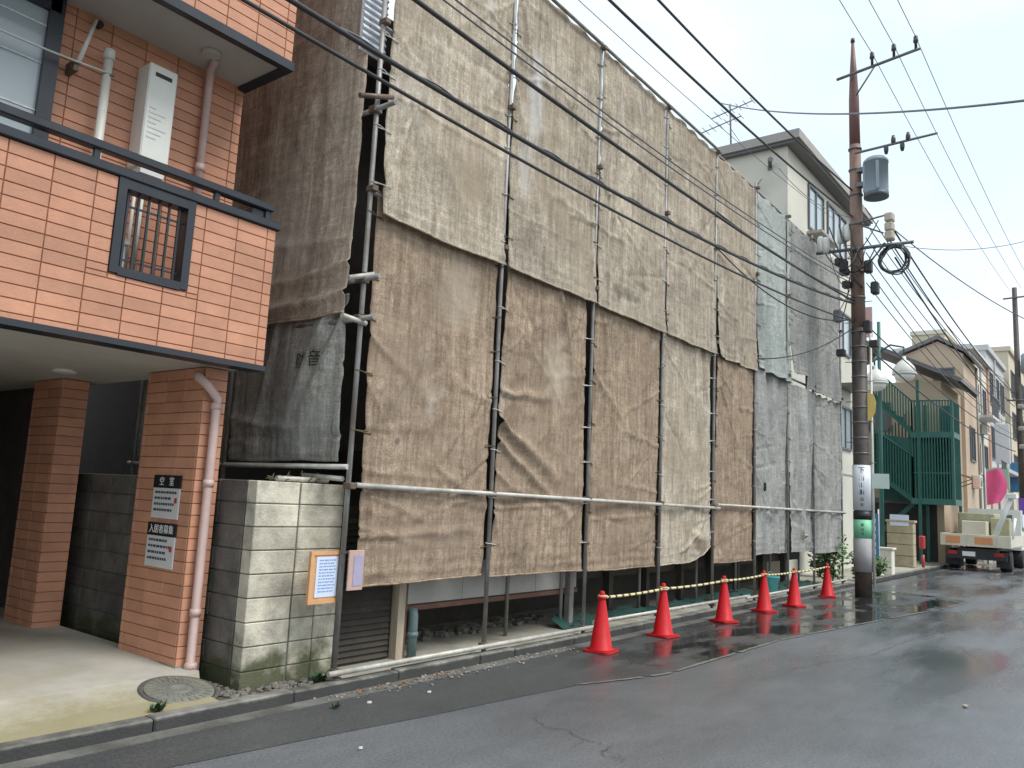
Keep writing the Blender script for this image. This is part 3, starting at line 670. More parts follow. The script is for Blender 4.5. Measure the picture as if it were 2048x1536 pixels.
# two notices on the pillar
def pillar_sign(label, y0, y1, z0, z1, head, zs):
    s = thing('notice_plate', (3.89, (y0 + y1) / 2, z0), label, 'sign', 'notices on the carport pillar')
    MB().box(3.884, 3.896, y0, y1, z0, z1).build('plate', SIGNGREY, s)
    MB().box(3.880, 3.894, y0 - .004, y1 + .004, z1, z1 + .115).build('header', BLACKSIGN, s)
    text(head, .082, (3.8785, (y0 + y1) / 2, z1 + .055), LEFTW, WHITEINK, s)
    r2 = random.Random(int(z0 * 100)); m_ = MB()
    for i in range(4):
        zz = z1 - .05 - i * .058 * (z1 - z0) / .3
        yy = y1 - .035
        while yy > y0 + .06 + r2.random() * .1:
            w_ = r2.uniform(.02, .05); m_.box(3.8815, 3.885, yy - w_, yy, zz, zz + .022); yy -= w_ + .012
    m_.build('small_print', INK, s, kind='stuff')
    MB().box(3.8812, 3.885, y0 + .03, y0 + .07, z1 - .13, z1 - .085).build('stamp', REDBOX, s)
pillar_sign('upper pale notice plate on the carport pillar, with two white characters in its black header', 6.66, 7.10, 1.42, 1.69, '空　室', 0)
pillar_sign('lower pale notice plate on the carport pillar, with five white characters in its black header', 6.66, 7.12, .99, 1.265, '入居者募集', 0)
# manhole
mh = thing('manhole_cover', (3.70, 5.94, .115), 'round greenish iron manhole lid in the carport concrete by the kerb', 'manhole cover')
tilt = Matrix.Rotation(R(9.5), 4, 'X')
def tilted(mb_, c):
    for v in mb_.v: v.xyz = (tilt @ (v - Vector(c))) + Vector(c)
    return mb_
c_ = (3.66, 5.98, .135)
tilted(MB().lathe([(.30, -.02), (.30, .006), (.285, .010), (.270, .006), (.268, -.01)], c_, 40), c_).build('rim', IRONRIM, mh)
tilted(MB().lathe([(.262, -.02), (.262, .012), (.255, .016), (.09, .017), (.085, .022), (.05, .022), (.045, .017), (0, .017)], c_, 40), c_).build('lid', IRON, mh)
mb = MB()
for i in range(24):
    a = 2 * math.pi * i / 24
    for r0, r1 in ((.105, .165), (.185, .245)): mb.box(c_[0] + r0, c_[0] + r1, c_[1] - .009, c_[1] + .009, c_[2] + .014, c_[2] + .021, rot=Matrix.Rotation(a + (.13 if r0 > .15 else 0), 3, 'Z'), about=c_)
tilted(mb, c_).build('raised_pattern', IRON, mh, kind='stuff')

# ------------------------------------------------------------------ block wall
bw = thing('block_wall', (4.6, 6.0, 0), 'weathered concrete block wall with mossy foot beside the carport', 'wall')
mb = MB(); mb.box(4.195, 5.145, 5.965, 6.08, 0, 1.79); mb.box(4.195, 4.30, 6.08, 10.2, 0, 1.79)
core = mb.build('mortar_core', MORTAR, bw)
rb = random.Random(5)
for r_ in range(9):
    z0 = r_ * .2
    piece('block', 'blkA', lambda m_: m_.bbox(.004, .456, 0, .145, .004, .196, .007), BLOCK, bw, (4.18, 5.95 + rb.uniform(-.003, .003), z0))
    if r_ < 4:
        for q in (0, 1): piece('block', 'blkB', lambda m_: m_.bbox(.004, .251, 0, .145, .004, .196, .007), BLOCK, bw, (4.652 + q * .255, 5.952 + rb.uniform(-.003, .003), z0))
    else:
        piece('block', 'blkC', lambda m_: m_.bbox(.004, .506, 0, .145, .004, .196, .007), BLOCK, bw, (4.652, 5.952 + rb.uniform(-.003, .003), z0))
    for q in range(10):
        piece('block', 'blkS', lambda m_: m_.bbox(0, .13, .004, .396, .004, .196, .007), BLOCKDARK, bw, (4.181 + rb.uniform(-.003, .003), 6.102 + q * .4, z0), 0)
# bits lying on top of it
single('pipe_offcut', MB().tube([(4.42, 6.02, 1.825), (5.02, 6.05, 1.83)], .024, 12), STEEL_PALE, 'short pale pipe lying on top of the block wall', 'pipe')
tw = MB(); r3 = random.Random(8)
for i in range(46):
    a = Vector((4.35 + r3.random() * .5, 6.0 + r3.random() * .08, 1.81)); d = Vector((r3.uniform(-1, 1), r3.uniform(-.35, .35), r3.uniform(0, .8))) * r3.uniform(.05, .13)
    tw.tube([a, a + d * .5 + Vector((0, 0, .01)), a + d], [.006, .005, .003], 5)
o = tw.build('dry_twigs', STEM, kind='stuff'); setp(o, 'dry vine twigs tangled on top of the block wall', 'twigs')
# notice boards
nb = thing('notice_board', (4.73, 5.9, .8), 'orange plywood notice board with a blue white paper hung behind the corner pole', 'notice board')
MB().bbox(4.535, 4.905, 5.885, 5.915, .78, 1.225, .004).build('board', PLYWOOD, nb)
mb = MB(); mb.box(4.53, 4.565, 5.872, 5.885, .775, 1.23); mb.box(4.875, 4.91, 5.872, 5.885, .775, 1.23); mb.box(4.565, 4.875, 5.873, 5.886, .775, .81); mb.box(4.565, 4.875, 5.873, 5.886, 1.195, 1.23)
mb.build('frame', PLYWOOD, nb)
MB().box(4.60, 4.84, 5.878, 5.8845, .83, 1.18).build('paper', PAPER, nb)
mb = MB(); r2 = random.Random(2)
for i in range(11):
    zz = 1.145 - i * .027; xx = 4.63
    while xx < 4.80:
        w_ = r2.uniform(.012, .05); mb.box(xx, min(xx + w_, 4.815), 5.8755, 5.8782, zz, zz + .010); xx += w_ + .009
mb.build('printed_lines', PALEINK, nb, kind='stuff')
nb.location += Vector((.072, -.195, -.022))
nb2 = thing('small_notice_board', (5.0, 5.6, .85), 'small pinkish notice board half hidden behind the corner pole under the tan sheet', 'notice board')
MB().bbox(4.955, 5.135, 5.585, 5.605, .86, 1.215, .004).build('board', mat('pinkish_board', (.50, .34, .29), .7, .12, 6), nb2)
MB().box(5.01, 5.12, 5.580, 5.586, .90, 1.17).build('paper', PAPER_PINK, nb2)

# ------------------------------------------------------------------ old house behind the sheets
oh = thing('old_house', (12, 8, 0), 'dark weathered old house wrapped behind the scaffold sheets', 'house')
MB().box(5.85, 20.3, 7.4, 13.5, .05, 7.1).build('wall', DARKHOUSE, oh)
mb = MB(); mb.prism([(6.45, 7.1), (13.8, 7.1), (10.1, 8.0)], 'X', 5.7, 20.4); mb.build('roof', ROOFTILE, oh)
# ground floor: plinth wall, siding boards, posts, slatted door
MB().box(6.32, 20.2, 7.3, 7.4, .05, .9).build('footing', WOOD_DARK, oh)
sb = MB().box(6.30, 9.72, 6.22, 6.25, .56, 1.02).build('siding', MORTAR, oh)
for (xa, xb) in ((6.31, 7.26), (7.262, 8.02), (8.022, 8.72), (8.722, 9.70)):
    MB().bbox(xa, xb - .004, 6.205, 6.222, .57, 1.0, .003).build('panel', SIDINGPANEL, sb)
mb = MB().box(6.3, 9.72, 6.20, 7.3, .50, .555); mb.build('sill', WOOD_RED, oh)
mb = MB().box(6.2, 9.75, 6.3, 7.4, 1.02, 2.2); mb.build('front_wall', WOOD_DARK, oh)
mb = MB().box(9.8, 20.2, 6.5, 7.4, .62, 2.2); mb.build('front_wall', WOOD_DARK, oh)
MB().box(6.03, 6.13, 6.0, 6.10, .07, 1.6).build('post', WOOD_PALE, oh)
MB().box(6.14, 6.18, 6.02, 6.12, .07, 1.6).build('post', WOOD_RED, oh)
MB().bbox(9.42, 9.52, 6.12, 6.22, .07, 1.6, .01).build('post', STEEL, oh)
for xx in (9.8, 10.9, 12.1, 13.4, 14.7, 16.0, 17.4, 18.8): MB().box(xx, xx + .11, 6.38, 6.49, .07, 2.2).build('post', WOOD_DARK, oh)
dr = MB().box(5.20, 6.0, 6.10, 6.125, .07, 1.6).build('door', WOOD_DARK, oh)
for i in range(24):
    zz = .09 + i * .058
    piece('slat', 'doorslat', lambda m_: m_.add([(0, -.012, 0), (.80, -.012, 0), (.80, -.026, .012), (0, -.026, .012), (.80, 0, .052), (0, 0, .052)], [[0, 1, 2, 3], [3, 2, 4, 5], [0, 3, 5], [1, 4, 2]]), WOOD_DARK, dr, (5.20, 6.101, zz))
tube_ = thing('pipe_cover', (6.3, 6.0, .07), 'blue green plastic pipe cover standing by the pale door post', 'pipe')
MB().tube([(6.24, 5.98, .07), (6.24, 5.98, .50), (6.24, 6.0, .56)], .05, 14).build('pipe', GREENTUBE, tube_)
MB().lathe([(.06, 0), (.06, .05)], (6.24, 5.98, .28), 14).build('collar', GREENTUBE, tube_)
# white corrugated board seen in the corner gap above
cp = thing('corrugated_panel', (5.0, 6.0, 5.6), 'white ribbed panel showing in the corner gap at the top', 'panel')
MB().box(4.78, 5.10, 5.80, 5.82, 6.05, 7.2).build('backing', SHUTTER, cp)
for i in range(16):
    piece('slat', 'ribslat', lambda m_: m_.add([(0, 0, 0), (.31, 0, 0), (.31, -.03, .012), (0, -.03, .012), (.31, -.006, .058), (0, -.006, .058)], [[0, 1, 2, 3], [3, 2, 4, 5], [0, 3, 5], [1, 4, 2]]), SHUTTER, cp, (4.785, 5.80, 6.06 + i * .0705))
rub = MB(); r6 = random.Random(77)
for i in range(120):
    xx, yy = r6.uniform(6.5, 9.6), r6.uniform(6.5, 6.9); s_ = r6.uniform(.03, .08)
    rub.box(xx, xx + s_ * 1.6, yy, yy + s_, .07, .07 + s_ * .7, rot=Matrix.Rotation(r6.uniform(0, 3), 3, 'Z') @ Matrix.Rotation(r6.uniform(-.4, .4), 3, 'X'))
setp(rub.build('rubble', PEBBLE, kind='stuff'), 'broken rubble along the dark house foot', 'rubble')
# green net lying along the foot of the scaffold
mb = MB(); r4 = random.Random(4)
NXn, NZn = 110, 7
vs = []; fs = []
for i in range(NXn + 1):
    for j in range(NZn + 1):
        xx = 9.1 + i * .1; t = j / NZn
        yy = 5.98 + .26 * t + .05 * fbm(xx * 2, t * 2, 1); zz = .075 + (.10 + .22 * fbm(xx * .8, 3.3)) * t ** 1.3 * (1 if xx < 17 else 1.3) + .03 * abs(fbm(xx * 4, t * 3, 5))
        vs.append((xx, yy, zz))
for i in range(NXn):
    for j in range(NZn):
        if r4.random() < .88: fs.append([i * (NZn + 1) + j, (i + 1) * (NZn + 1) + j, (i + 1) * (NZn + 1) + j + 1, i * (NZn + 1) + j + 1])
mb.add(vs, fs, True)
single('green_netting', mb, NETGREEN, 'dark green net heaped along the house foot behind the cones', 'net')
tq = thing('turquoise_bucket', (16.9, 5.95, .07), 'turquoise plastic bucket behind the cones near the far end', 'bucket')
MB().lathe([(.13, 0), (.17, .34), (.18, .345), (.18, .36), (.16, .36), (.12, .02)], (16.6, 5.93, .07), 20).build('body', TURQ, tq)
MB().tube([(16.6 + .18 * math.cos(a), 5.93, .42 + .10 * math.sin(a)) for a in [math.pi * i / 10 for i in range(11)]], .006, 6).build('handle', TURQ, tq)

# ------------------------------------------------------------------ scaffold
sc_ = thing('scaffold', (12.8, 5.65, 0), 'pipe scaffold standing in front of the sheeted old house', 'scaffold')
PX = [4.93, 6.99, 9.0, 11.06, 13.02, 14.95, 16.82, 18.55, 20.78]
rs = random.Random(21)
for i, xx in enumerate(PX):
    dz = rs.uniform(-.04, .06)
    bx = xx + (0.03 if i else 0.0)
    MB().tube([(bx, 5.65, .03), (xx, 5.65, 4.0), (xx - .01, 5.65, 8.20 + dz)], .0245, 12).build('pole', STEEL, sc_)
    MB().lathe([(.075, 0), (.075, .006), (.026, .012), (.026, .05)], (bx, 5.65, .062 if i else .1), 14).build('base_plate', CLAMP, sc_)
    for zz in (1.79, .16, 4.62, 6.35, 8.13):
        MB().bbox(xx - .035, xx + .035, 5.575, 5.685, zz - .03, zz + .03, .008).build('clamp', CLAMP, sc_)
def pipe(a, b, m=STEEL, r=.0245, name='ledger_pipe'): return MB().tube([a, b], r, 12).build(name, m, sc_)
pipe((4.97, 5.595, 1.80), (13.2, 5.60, 1.755), STEEL_PALE); pipe((13.1, 5.595, 1.81), (20.95, 5.595, 1.80), STEEL_PALE)
pipe((4.80, 5.57, .165), (9.4, 5.575, .16), STEEL_PALE); pipe((9.2, 5.60, .21), (14.6, 5.60, .20), STEEL_PALE); pipe((14.4, 5.575, .17), (20.9, 5.58, .19), STEEL_PALE)
pipe((4.8, 5.60, 8.13), (13.1, 5.60, 8.15)); pipe((12.9, 5.70, 8.16), (20.9, 5.70, 8.08))
pipe((4.95, 5.70, 4.62), (20.8, 5.70, 4.60)); pipe((4.95, 5.70, 6.35), (20.8, 5.70, 6.35))
# inner row and cross pipes
for xx in (6.1, 8.1, 9.3, 11.5, 13.6, 15.4, 17.3, 19.2): pipe((xx, 6.19, .07), (xx, 6.19, 3.0), name='inner_pole')
for zz, L in ((5.42, .14), (3.72, .10), (3.34, .06)):
    pipe((4.90, 5.50 - L, zz), (4.90, 6.6, zz), name='cross_pipe')
    MB().bbox(4.86, 4.96, 5.60, 5.70, zz - .035, zz + .035, .008).build('clamp', CLAMP, sc_)
pipe((4.66, 5.60, 5.45), (5.06, 5.58, 5.60), CLAMP, name='brace_stub'); pipe((4.70, 5.60, 3.68), (4.98, 5.58, 3.78), STEEL_PALE, name='brace_stub')
pipe((4.66, 5.60, 3.32), (4.95, 5.60, 3.30), STEEL_PALE, name='brace_stub')
pipe((4.90, 5.64, 1.96), (4.90, 9.6, 1.95), STEEL_PALE); pipe((4.90, 5.70, 1.85), (4.90, 6.25, 1.87), STEEL_PALE, name='brace_stub')
for yy in (7.6, 9.5): pipe((4.90, yy, .1), (4.90, yy, 8.3), name='side_pole')

# ------------------------------------------------------------------ sheets
def sheet(name, label, group, m, side, a0, a1, zb, zt, base, seed, billow=.03, flute=.015, wrinkle=.02, ridges=(), flare=0.0,
          hem_wave=.02, nu=84, nv=150, holes=(), shift=(0, 0, 0, 0), edge_tie=.012, hem=True, hemr=.011, bottom=None):
    """a cloth hung on the scaffold. a = along the sheet, side 'F' (along X, faces -Y) or 'S' (along Y, faces -X)."""
    mbx = MB(); P = {}
    Wd, Ht = a1 - a0, zt - zb
    rr_ = random.Random(int(seed * 10)); ridges = list(ridges)
    for _ in range(9):
        lft = rr_.random() < .5; v0 = rr_.uniform(.12, .98); L_ = rr_.uniform(.25, .7)
        dv = rr_.uniform(-.30, .12) * (1 if v0 > .3 else .3); u0 = 0 if lft else 1
        ridges.append((u0, v0, u0 + (L_ if lft else -L_), v0 + dv, rr_.uniform(.02, .045), rr_.uniform(.010, .026) * rr_.choice((1, 1, -1))))
    def point(u, v):
        # v = 0 at the bottom
        l_ = a0 + shift[0] * (1 - v) + shift[1] * v; r_ = a1 + shift[2] * (1 - v) + shift[3] * v
        l_ += edge_tie * abs(math.sin(math.pi * v * Ht / .62 + seed)) + .012 * fbm(v * 6, seed, 2)
        r_ -= edge_tie * abs(math.sin(math.pi * v * Ht / .66 + seed * 2)) + .012 * fbm(v * 6, seed, 9)
        a = l_ + (r_ - l_) * u
        b_ = zb + hem_wave * (fbm(u * Wd * 1.1, seed, 3) * 2.0) + (bottom(u) if bottom else 0)
        t_ = zt - .045 * (math.sin(math.pi * u * max(1, round(Wd / .5))) ** 2)
        z = b_ + (t_ - b_) * v
        env = (math.sin(math.pi * min(max(u, 0), 1)) ** .6)
        d = billow * env * (math.sin(math.pi * v) ** .7) * (.75 + .8 * fbm(u * 1.2 + seed, v * 1.5, seed))
        fl = fbm(a * 2.4 + seed * 3, z * .22, seed, 3); d += flute * 2.2 * fl * (.35 + .65 * (1 - v) if flare else 1)
        w1 = noise.noise(Vector((a * 1.5 + z * .55, z * 1.25 - a * .35, seed * 1.7))); w1 = (1 - min(1, abs(w1) * 2.6)) ** 2
        w2 = noise.noise(Vector((a * 2.8 - z * .9, z * 2.1, seed * 2.9 + 4))); w2 = (1 - min(1, abs(w2) * 2.8)) ** 2
        d += 1.15 * wrinkle * (w1 * .75 * (.3 + .7 * abs(fbm(a, z, seed + 2)) * 2.4) + w2 * .35)
        d += wrinkle * .38 * fbm(a * 6, z * 6, seed, 4)
        for (ru, rv, su, sv, wd, am) in ridges:
            px, py = (u - ru) * Wd, (v - rv) * Ht; qx, qy = (su - ru) * Wd, (sv - rv) * Ht
            L2 = qx * qx + qy * qy; t = max(0, min(1, (px * qx + py * qy) / L2))
            dd = math.hypot(px - t * qx, py - t * qy); wv = wd * (.5 + t)
            d += am * math.exp(-(dd / wv) ** 2) * (1 - .55 * t)
        d += flare * (1 - v) ** 6
        d += .010 * math.sin(z * 52 + 3 * fbm(a * 2, seed)) * max(0, 1 - v * Ht / .45) * (.4 + fbm(a * 2.3, z * 2, seed + 5))
        return a, z, d
    for i in range(nu + 1):
        for j in range(nv + 1):
            a, z, d = point(i / nu, j / nv)
            P[i, j] = (a, base - d, z) if side == 'F' else (base - d, a, z)
    vs = [P[i, j] for i in range(nu + 1) for j in range(nv + 1)]; fs = []
    for i in range(nu):
        for j in range(nv):
            u, v = (i + .5) / nu, (j + .5) / nv
            if any(((u - hu) / hw) ** 4 + ((v - hv) / hh) ** 4 < 1 + .5 * noise.noise(Vector((u * 40, v * 40, seed))) for hu, hv, hw, hh in holes): continue
            q = [i * (nv + 1) + j, (i + 1) * (nv + 1) + j, (i + 1) * (nv + 1) + j + 1, i * (nv + 1) + j + 1]
            fs.append(q if side == 'F' else q[::-1])
    mbx.add(vs, fs, True)
    o = mbx.build(name, m, fix=False); setp(o, label, 'sheet', group)
    so = o.modifiers.new('thickness', 'SOLIDIFY'); so.thickness = .006; so.offset = -1
    if side == 'F':
        tb = MB()
        for q in range(7):
            j = min(nv - 2, max(2, int(nv * (q + .4 + .3 * rr_.random()) / 7)))
            for i0, i1, sg_ in ((0, 3, -1), (nu, nu - 3, 1)):
                e0, e1 = Vector(P[i1, j]), Vector(P[i0, j]); px_ = min(PX, key=lambda q_: abs(q_ - e1.x))
                tb.tube([e0 + Vector((0, -.008, 0)), e1 + Vector((0, -.012, .004)), Vector((px_ - sg_ * .01, 5.612, e1.z + .012)), Vector((px_ + sg_ * .03, 5.64, e1.z + .016)), Vector((px_, 5.68, e1.z + .02)), e0 + Vector((0, .004, .02))], .0055, 5)
        tb.build('tie_cord', WIREPALE if int(seed) % 2 else STEM, o, kind='stuff')
    if hem:
        hp = [Vector(P[i, 0]) + Vector((0, -.004, .004) if side == 'F' else (-.004, 0, .004)) for i in range(nu + 1)]
        MB().tube(hp, hemr, 8).build('hem', m, o)
    return o, point
G1 = 'sheets hung on the scaffold front'
UZ, UT = 4.40, 8.17
FR = 5.66
sheet('scaffold_sheet', 'large tan upper sheet with a loose lower left corner, beside the corner pole', G1, TAN, 'F', 5.02, 6.975, UZ, UT, FR, 1.3, .05, .012, .022,
      ridges=((0, .08, .30, .55, .05, .045), (.02, .05, .22, .42, .04, .035), (0, .40, .16, .62, .04, .03), (.05, .34, 1, .34, .02, .018)), flare=.075, shift=(.02, .06, -.01, 0), hem_wave=.02, bottom=lambda u: -.03 * math.sin(math.pi * u))
sheet('scaffold_sheet', 'tan upper sheet with a pale lime streak, second from the corner pole', G1, TAN, 'F', 7.03, 8.975, UZ, UT, FR, 2.6, .05, .02, .02,
      ridges=((0, .62, .35, .12, .06, .03), (.05, .9, .4, .3, .05, .03), (.6, .95, .9, .1, .06, .02)), flare=.07, shift=(.0, .03, .03, -.02))
sheet('scaffold_sheet', 'tan upper sheet with dark mould blotches on its lower edge, third from the corner pole', G1, TAN, 'F', 9.04, 11.03, UZ, UT, FR, 3.1, .05, .02, .02,
      ridges=((.0, .5, .45, .2, .06, .03), (.4, .9, .7, .3, .05, .02)), flare=.07, shift=(.0, .02, .02, -.02))
sheet('scaffold_sheet', 'tan upper sheet with ragged top edge, fourth from the corner pole', G1, TAN, 'F', 11.10, 12.99, UZ, UT - .02, FR, 4.7, .05, .03, .022, flare=.07, shift=(.02, 0, 0, 0))
sheet('scaffold_sheet', 'narrow fluted tan upper sheet next to the blue grey one', G1, TAN, 'F', 13.06, 14.98, UZ, UT - .04, FR, 5.2, .04, .08, .018, flare=.06, shift=(.02, 0, -.02, 0))
sheet('scaffold_sheet', 'pale blue grey upper sheet with vertical folds', G1, GREYGREEN, 'F', 15.02, 17.02, UZ + .08, UT - .10, FR - .02, 6.4, .03, .10, .014, flare=.05)
sheet('scaffold_sheet', 'grey upper sheet at the far end of the scaffold', G1, GREY, 'F', 17.05, 20.75, UZ + .10, UT - .10, FR - .02, 7.7, .04, .11, .014, flare=.05, bottom=lambda u: (.22 if u < .25 else 0))
LT = 4.66
FL = 5.68
sheet('scaffold_sheet', 'large brown lower sheet nearest the block wall', G1, BROWN, 'F', 5.04, 6.955, .90, LT, FL, 8.8, .045, .012, .026,
      ridges=((0, .245, 1, .20, .03, .03), (.0, .12, .9, .135, .035, .03), (.06, .22, .10, .02, .04, .035), (.55, .3, 1, .2, .06, .03), (.0, .62, .4, .5, .05, .025)),
      shift=(.08, .0, .0, 0), bottom=lambda u: -.03 + .03 * u)
sheet('scaffold_sheet', 'brown lower sheet with a big diagonal crease, second from the corner pole', G1, BROWN, 'F', 7.05, 8.955, .87, LT, FL, 9.4, .05, .015, .026,
      ridges=((.0, .46, .65, .30, .07, .085), (.0, .40, .8, .18, .06, .06), (.02, .55, .5, .56, .05, .06), (.60, .98, .85, .62, .05, .06), (.95, .9, .7, .75, .05, .04), (.0, .2, 1, .23, .03, .025), (0, .18, .15, .02, .05, .03)),
      shift=(.0, .06, .02, -.10), holes=())
sheet('scaffold_sheet', 'brown lower sheet with fine vertical ripples, third from the corner pole', G1, BROWN, 'F', 9.09, 11.02, .85, LT, FL, 10.1, .05, .024, .02,
      ridges=((.0, .7, .5, .5, .06, .03), (.1, .95, .35, .4, .05, .03), (.05, .18, .95, .20, .03, .02)), shift=(.04, 0, .02, -.02))
sheet('scaffold_sheet', 'tan lower sheet with a lower right corner curling upward', G1, TAN, 'F', 11.10, 12.98, .86, LT, FL, 11.9, .05, .055, .018,
      ridges=((.62, .12, .9, .05, .10, .05), (.4, .05, .98, .18, .04, .05)), shift=(.02, 0, .03, -.05), bottom=lambda u: .24 * max(0, (u - .55) / .45) ** 1.6)
sheet('scaffold_sheet', 'dark brown lower sheet with a round stain, next to the grey ones', G1, BROWN, 'F', 13.07, 14.96, .82, LT, FL, 12.6, .05, .02, .026,
      ridges=((.1, .8, .6, .5, .06, .03),), shift=(.04, .10, 0, 0), edge_tie=.03)
sheet('scaffold_sheet', 'grey lower sheet with a small square hole', G1, GREY, 'F', 15.00, 16.92, .92, LT, FL, 13.3, .03, .10, .02, holes=((.30, .345, .07, .022),), ridges=((.2, .22, .5, .2, .1, .05),))
sheet('scaffold_sheet', 'grey lower sheet with a round torn hole near its foot', G1, GREY, 'F', 16.96, 18.58, .92, LT - .15, FL - .01, 14.2, .03, .11, .02, holes=((.62, .09, .11, .022),), ridges=((.6, .09, .65, .10, .2, .07),))
sheet('scaffold_sheet', 'plain grey lower sheet at the far end of the scaffold', G1, GREY, 'F', 18.66, 20.70, .86, LT - .15, FL - .005, 15.5, .03, .10, .02)
G2 = 'sheets hung on the scaffold side'
sheet('scaffold_sheet', 'dark brown side sheet above the block wall, facing the tiled house', G2, DARKBROWN, 'S', 5.745, 8.9, 3.40, 8.3, 4.88, 16.4, .06, .03, .018,
      ridges=((.0, .04, .6, .02, .05, .06), (.0, .10, .6, .07, .04, .04), (.02, .75, .3, .4, .05, .04)), flare=.05, nu=80, nv=120, shift=(.02, .05, 0, 0))
_, ptk = sheet('scaffold_sheet', 'dark grey soundproof side sheet with black characters above the block wall', G2, DARKGREY, 'S', 5.74, 7.55, 2.0, 3.62, 4.92, 17.9, .05, .04, .010,
      ridges=((.0, .9, .35, .05, .10, .06), (.12, .95, .5, .1, .07, .05), (.6, .9, .75, .1, .07, .05)), shift=(.06, .10, 0, 0), hem=False, nu=60, nv=60)
sheet('scaffold_sheet', 'shadowed dark grey side sheet behind the carport opening', G2, DARKGREY, 'S', 7.62, 9.6, 1.98, 3.62, 4.93, 18.6, .04, .05, .012, hem=False, nu=40, nv=40)
# black characters printed on the dark grey sheet (they follow its folds)
def printed(body, size, ya, z, point, a0, a1, zb, zt, base, parent):
    me = text_mesh(body, size, 0)
    bm = bmesh.new(); bm.from_mesh(me); bmesh.ops.triangulate(bm, faces=bm.faces); bmesh.ops.subdivide_edges(bm, edges=[e for e in bm.edges if e.calc_length() > .02], cuts=2); bm.to_mesh(me); bm.free()
    for v in me.vertices:
        yy = ya - v.co.x; zz = z + v.co.y
        a, z_, d = point((yy - a0) / (a1 - a0), (zz - zb) / (zt - zb)); v.co = Vector((base - d - .012, yy, zz))
    me.materials.append(BLACKSIGN)
    o = bpy.data.objects.new('lettering', me); COL.objects.link(o); o.parent = parent
gs = [o for o in COL.objects if o.get('label', '').startswith('dark grey soundproof')][0]
printed('音', .17, 6.17, 2.98, ptk, 5.74, 7.55, 2.0, 3.62, 4.92, gs)
printed('防', .17, 6.38, 2.97, ptk, 5.74, 7.55, 2.0, 3.62, 4.92, gs)

# ------------------------------------------------------------------ cones and bars
def make_cone(label):
    c = thing('traffic_cone', (0, 0, 0), label, 'traffic cone', 'red cones along the scaffold')
    mbx = MB(); h = .172
    pts = []
    for k in range(4):
        cx_, cy_ = ((h, h), (-h, h), (-h, -h), (h, -h))[k]
        for q in range(4):
            a = math.pi / 2 * k + math.pi / 6 * q; r_ = .045
            pts.append((cx_ - math.copysign(r_, cx_) + r_ * math.cos(a), cy_ - math.copysign(r_, cy_) + r_ * math.sin(a)))
    mbx.prism(pts, 'Z', .004, .030); mbx.build('base', CONEBASE, c)
    MB().lathe([(.155, .030), (.146, .044), (.132, .052), (.0335, .66), (.030, .685), (.022, .70), (.012, .703)], (0, 0, 0), 28).build('body', CONE, c)
    MB().lathe([(.040, .615), (.058, .617), (.060, .628), (.058, .64), (.040, .645)], (0, 0, 0), 20).build('collar', CONEBASE, c)
    return c
CP = [(8.50, 5.06), (10.18, 5.10), (12.30, 5.12), (14.20, 5.18), (15.55, 5.10), (18.0, 5.20)]
CL = ['red traffic cone nearest the camera, at the near end of the bar row', 'red traffic cone with a long reflection in wet asphalt, second from the near end',
      'third red traffic cone from the near end, below the curled tan sheet', 'fourth red traffic cone from the near end, below the grey sheet edge',
      'fifth red traffic cone from the near end, beside the turquoise bucket', 'last red traffic cone of the row, nearest the utility pole']
proto = make_cone(CL[0])
for i, (x, y) in enumerate(CP):
    c = proto if i == 0 else copy_tree(proto)
    c['label'] = CL[i]; c.location = (x, y, .004); c.rotation_euler = (random.uniform(-.012, .012), random.uniform(-.012, .012), random.uniform(-.35, .35))
for i in range(5):
    a = Vector((*CP[i], .628)); b = Vector((*CP[i + 1], .628)); d = (b - a).normalized()
    bar = thing('cone_bar', (a + b) / 2, 'striped bar linking the %s red cones' % ['first and second', 'second and third', 'third and fourth', 'fourth and fifth', 'fifth and last'][i], 'barrier bar', 'striped bars between the red cones')
    s0, s1 = a + d * .06, b - d * .06
    sag = lambda t: Vector((0, 0, -.012 * math.sin(math.pi * t)))
    MB().tube([s0 + (s1 - s0) * t + sag(t) for t in [q / 10 for q in range(11)]], .017, 10).build('tube', BARWHITE, bar)
    n_ = 9
    for q in range(n_):
        t0, t1 = (q + .35) / n_, (q + .65) / n_
        MB().tube([s0 + (s1 - s0) * t0 + sag(t0), s0 + (s1 - s0) * t1 + sag(t1)], .0176, 10).build('stripe', BARDARK, bar)
    for e in (a, b): MB().lathe([(.036, -.008), (.056, -.008), (.056, .008), (.036, .008), (.036, -.008)], e + Vector((0, 0, .022 if e is a else -.0)), 18).build('end_ring', BARWHITE, bar)

# ------------------------------------------------------------------ utility pole
PXU, PYU = 18.75, 4.66
up = thing('utility_pole', (PXU, PYU, 0), 'tall brown utility pole with transformer at the end of the scaffold', 'utility pole')
top = 18.42
def ux(z): return PXU + (top - PXU) * (z / 12.75) ** 1.2
MB().tube([(ux(z), PYU, z) for z in (0, 1.0, 2.0, 5.9)], [.175, .172, .168, .155], 20).build('wrapped_shaft', POLEDARK, up)
MB().tube([(ux(z), PYU, z) for z in (5.9, 8.0, 10.2)], [.152, .138, .122], 20).build('shaft', POLEBROWN, up)
MB().tube([(ux(z), PYU, z) for z in (10.2, 11.3, 12.0, 12.75)], [.120, .112, .078, .030], 16).build('cap', POLERED, up)
MB().lathe([(.045, 0), (.05, .05), (.04, .1)], (ux(12.7), PYU, 12.72), 12).build('cap_knob', PORCELAIN, up)
for z in [3.1 + .34 * i for i in range(9)] + [6.6, 7.2, 8.3, 9.0, 9.6, 10.1]:
    rr = .176 - .0036 * z
    MB().lathe([(rr, -.018), (rr + .008, -.018), (rr + .008, .018), (rr, .018)], (ux(z), PYU, z), 20).build('band', ARMSTEEL, up)
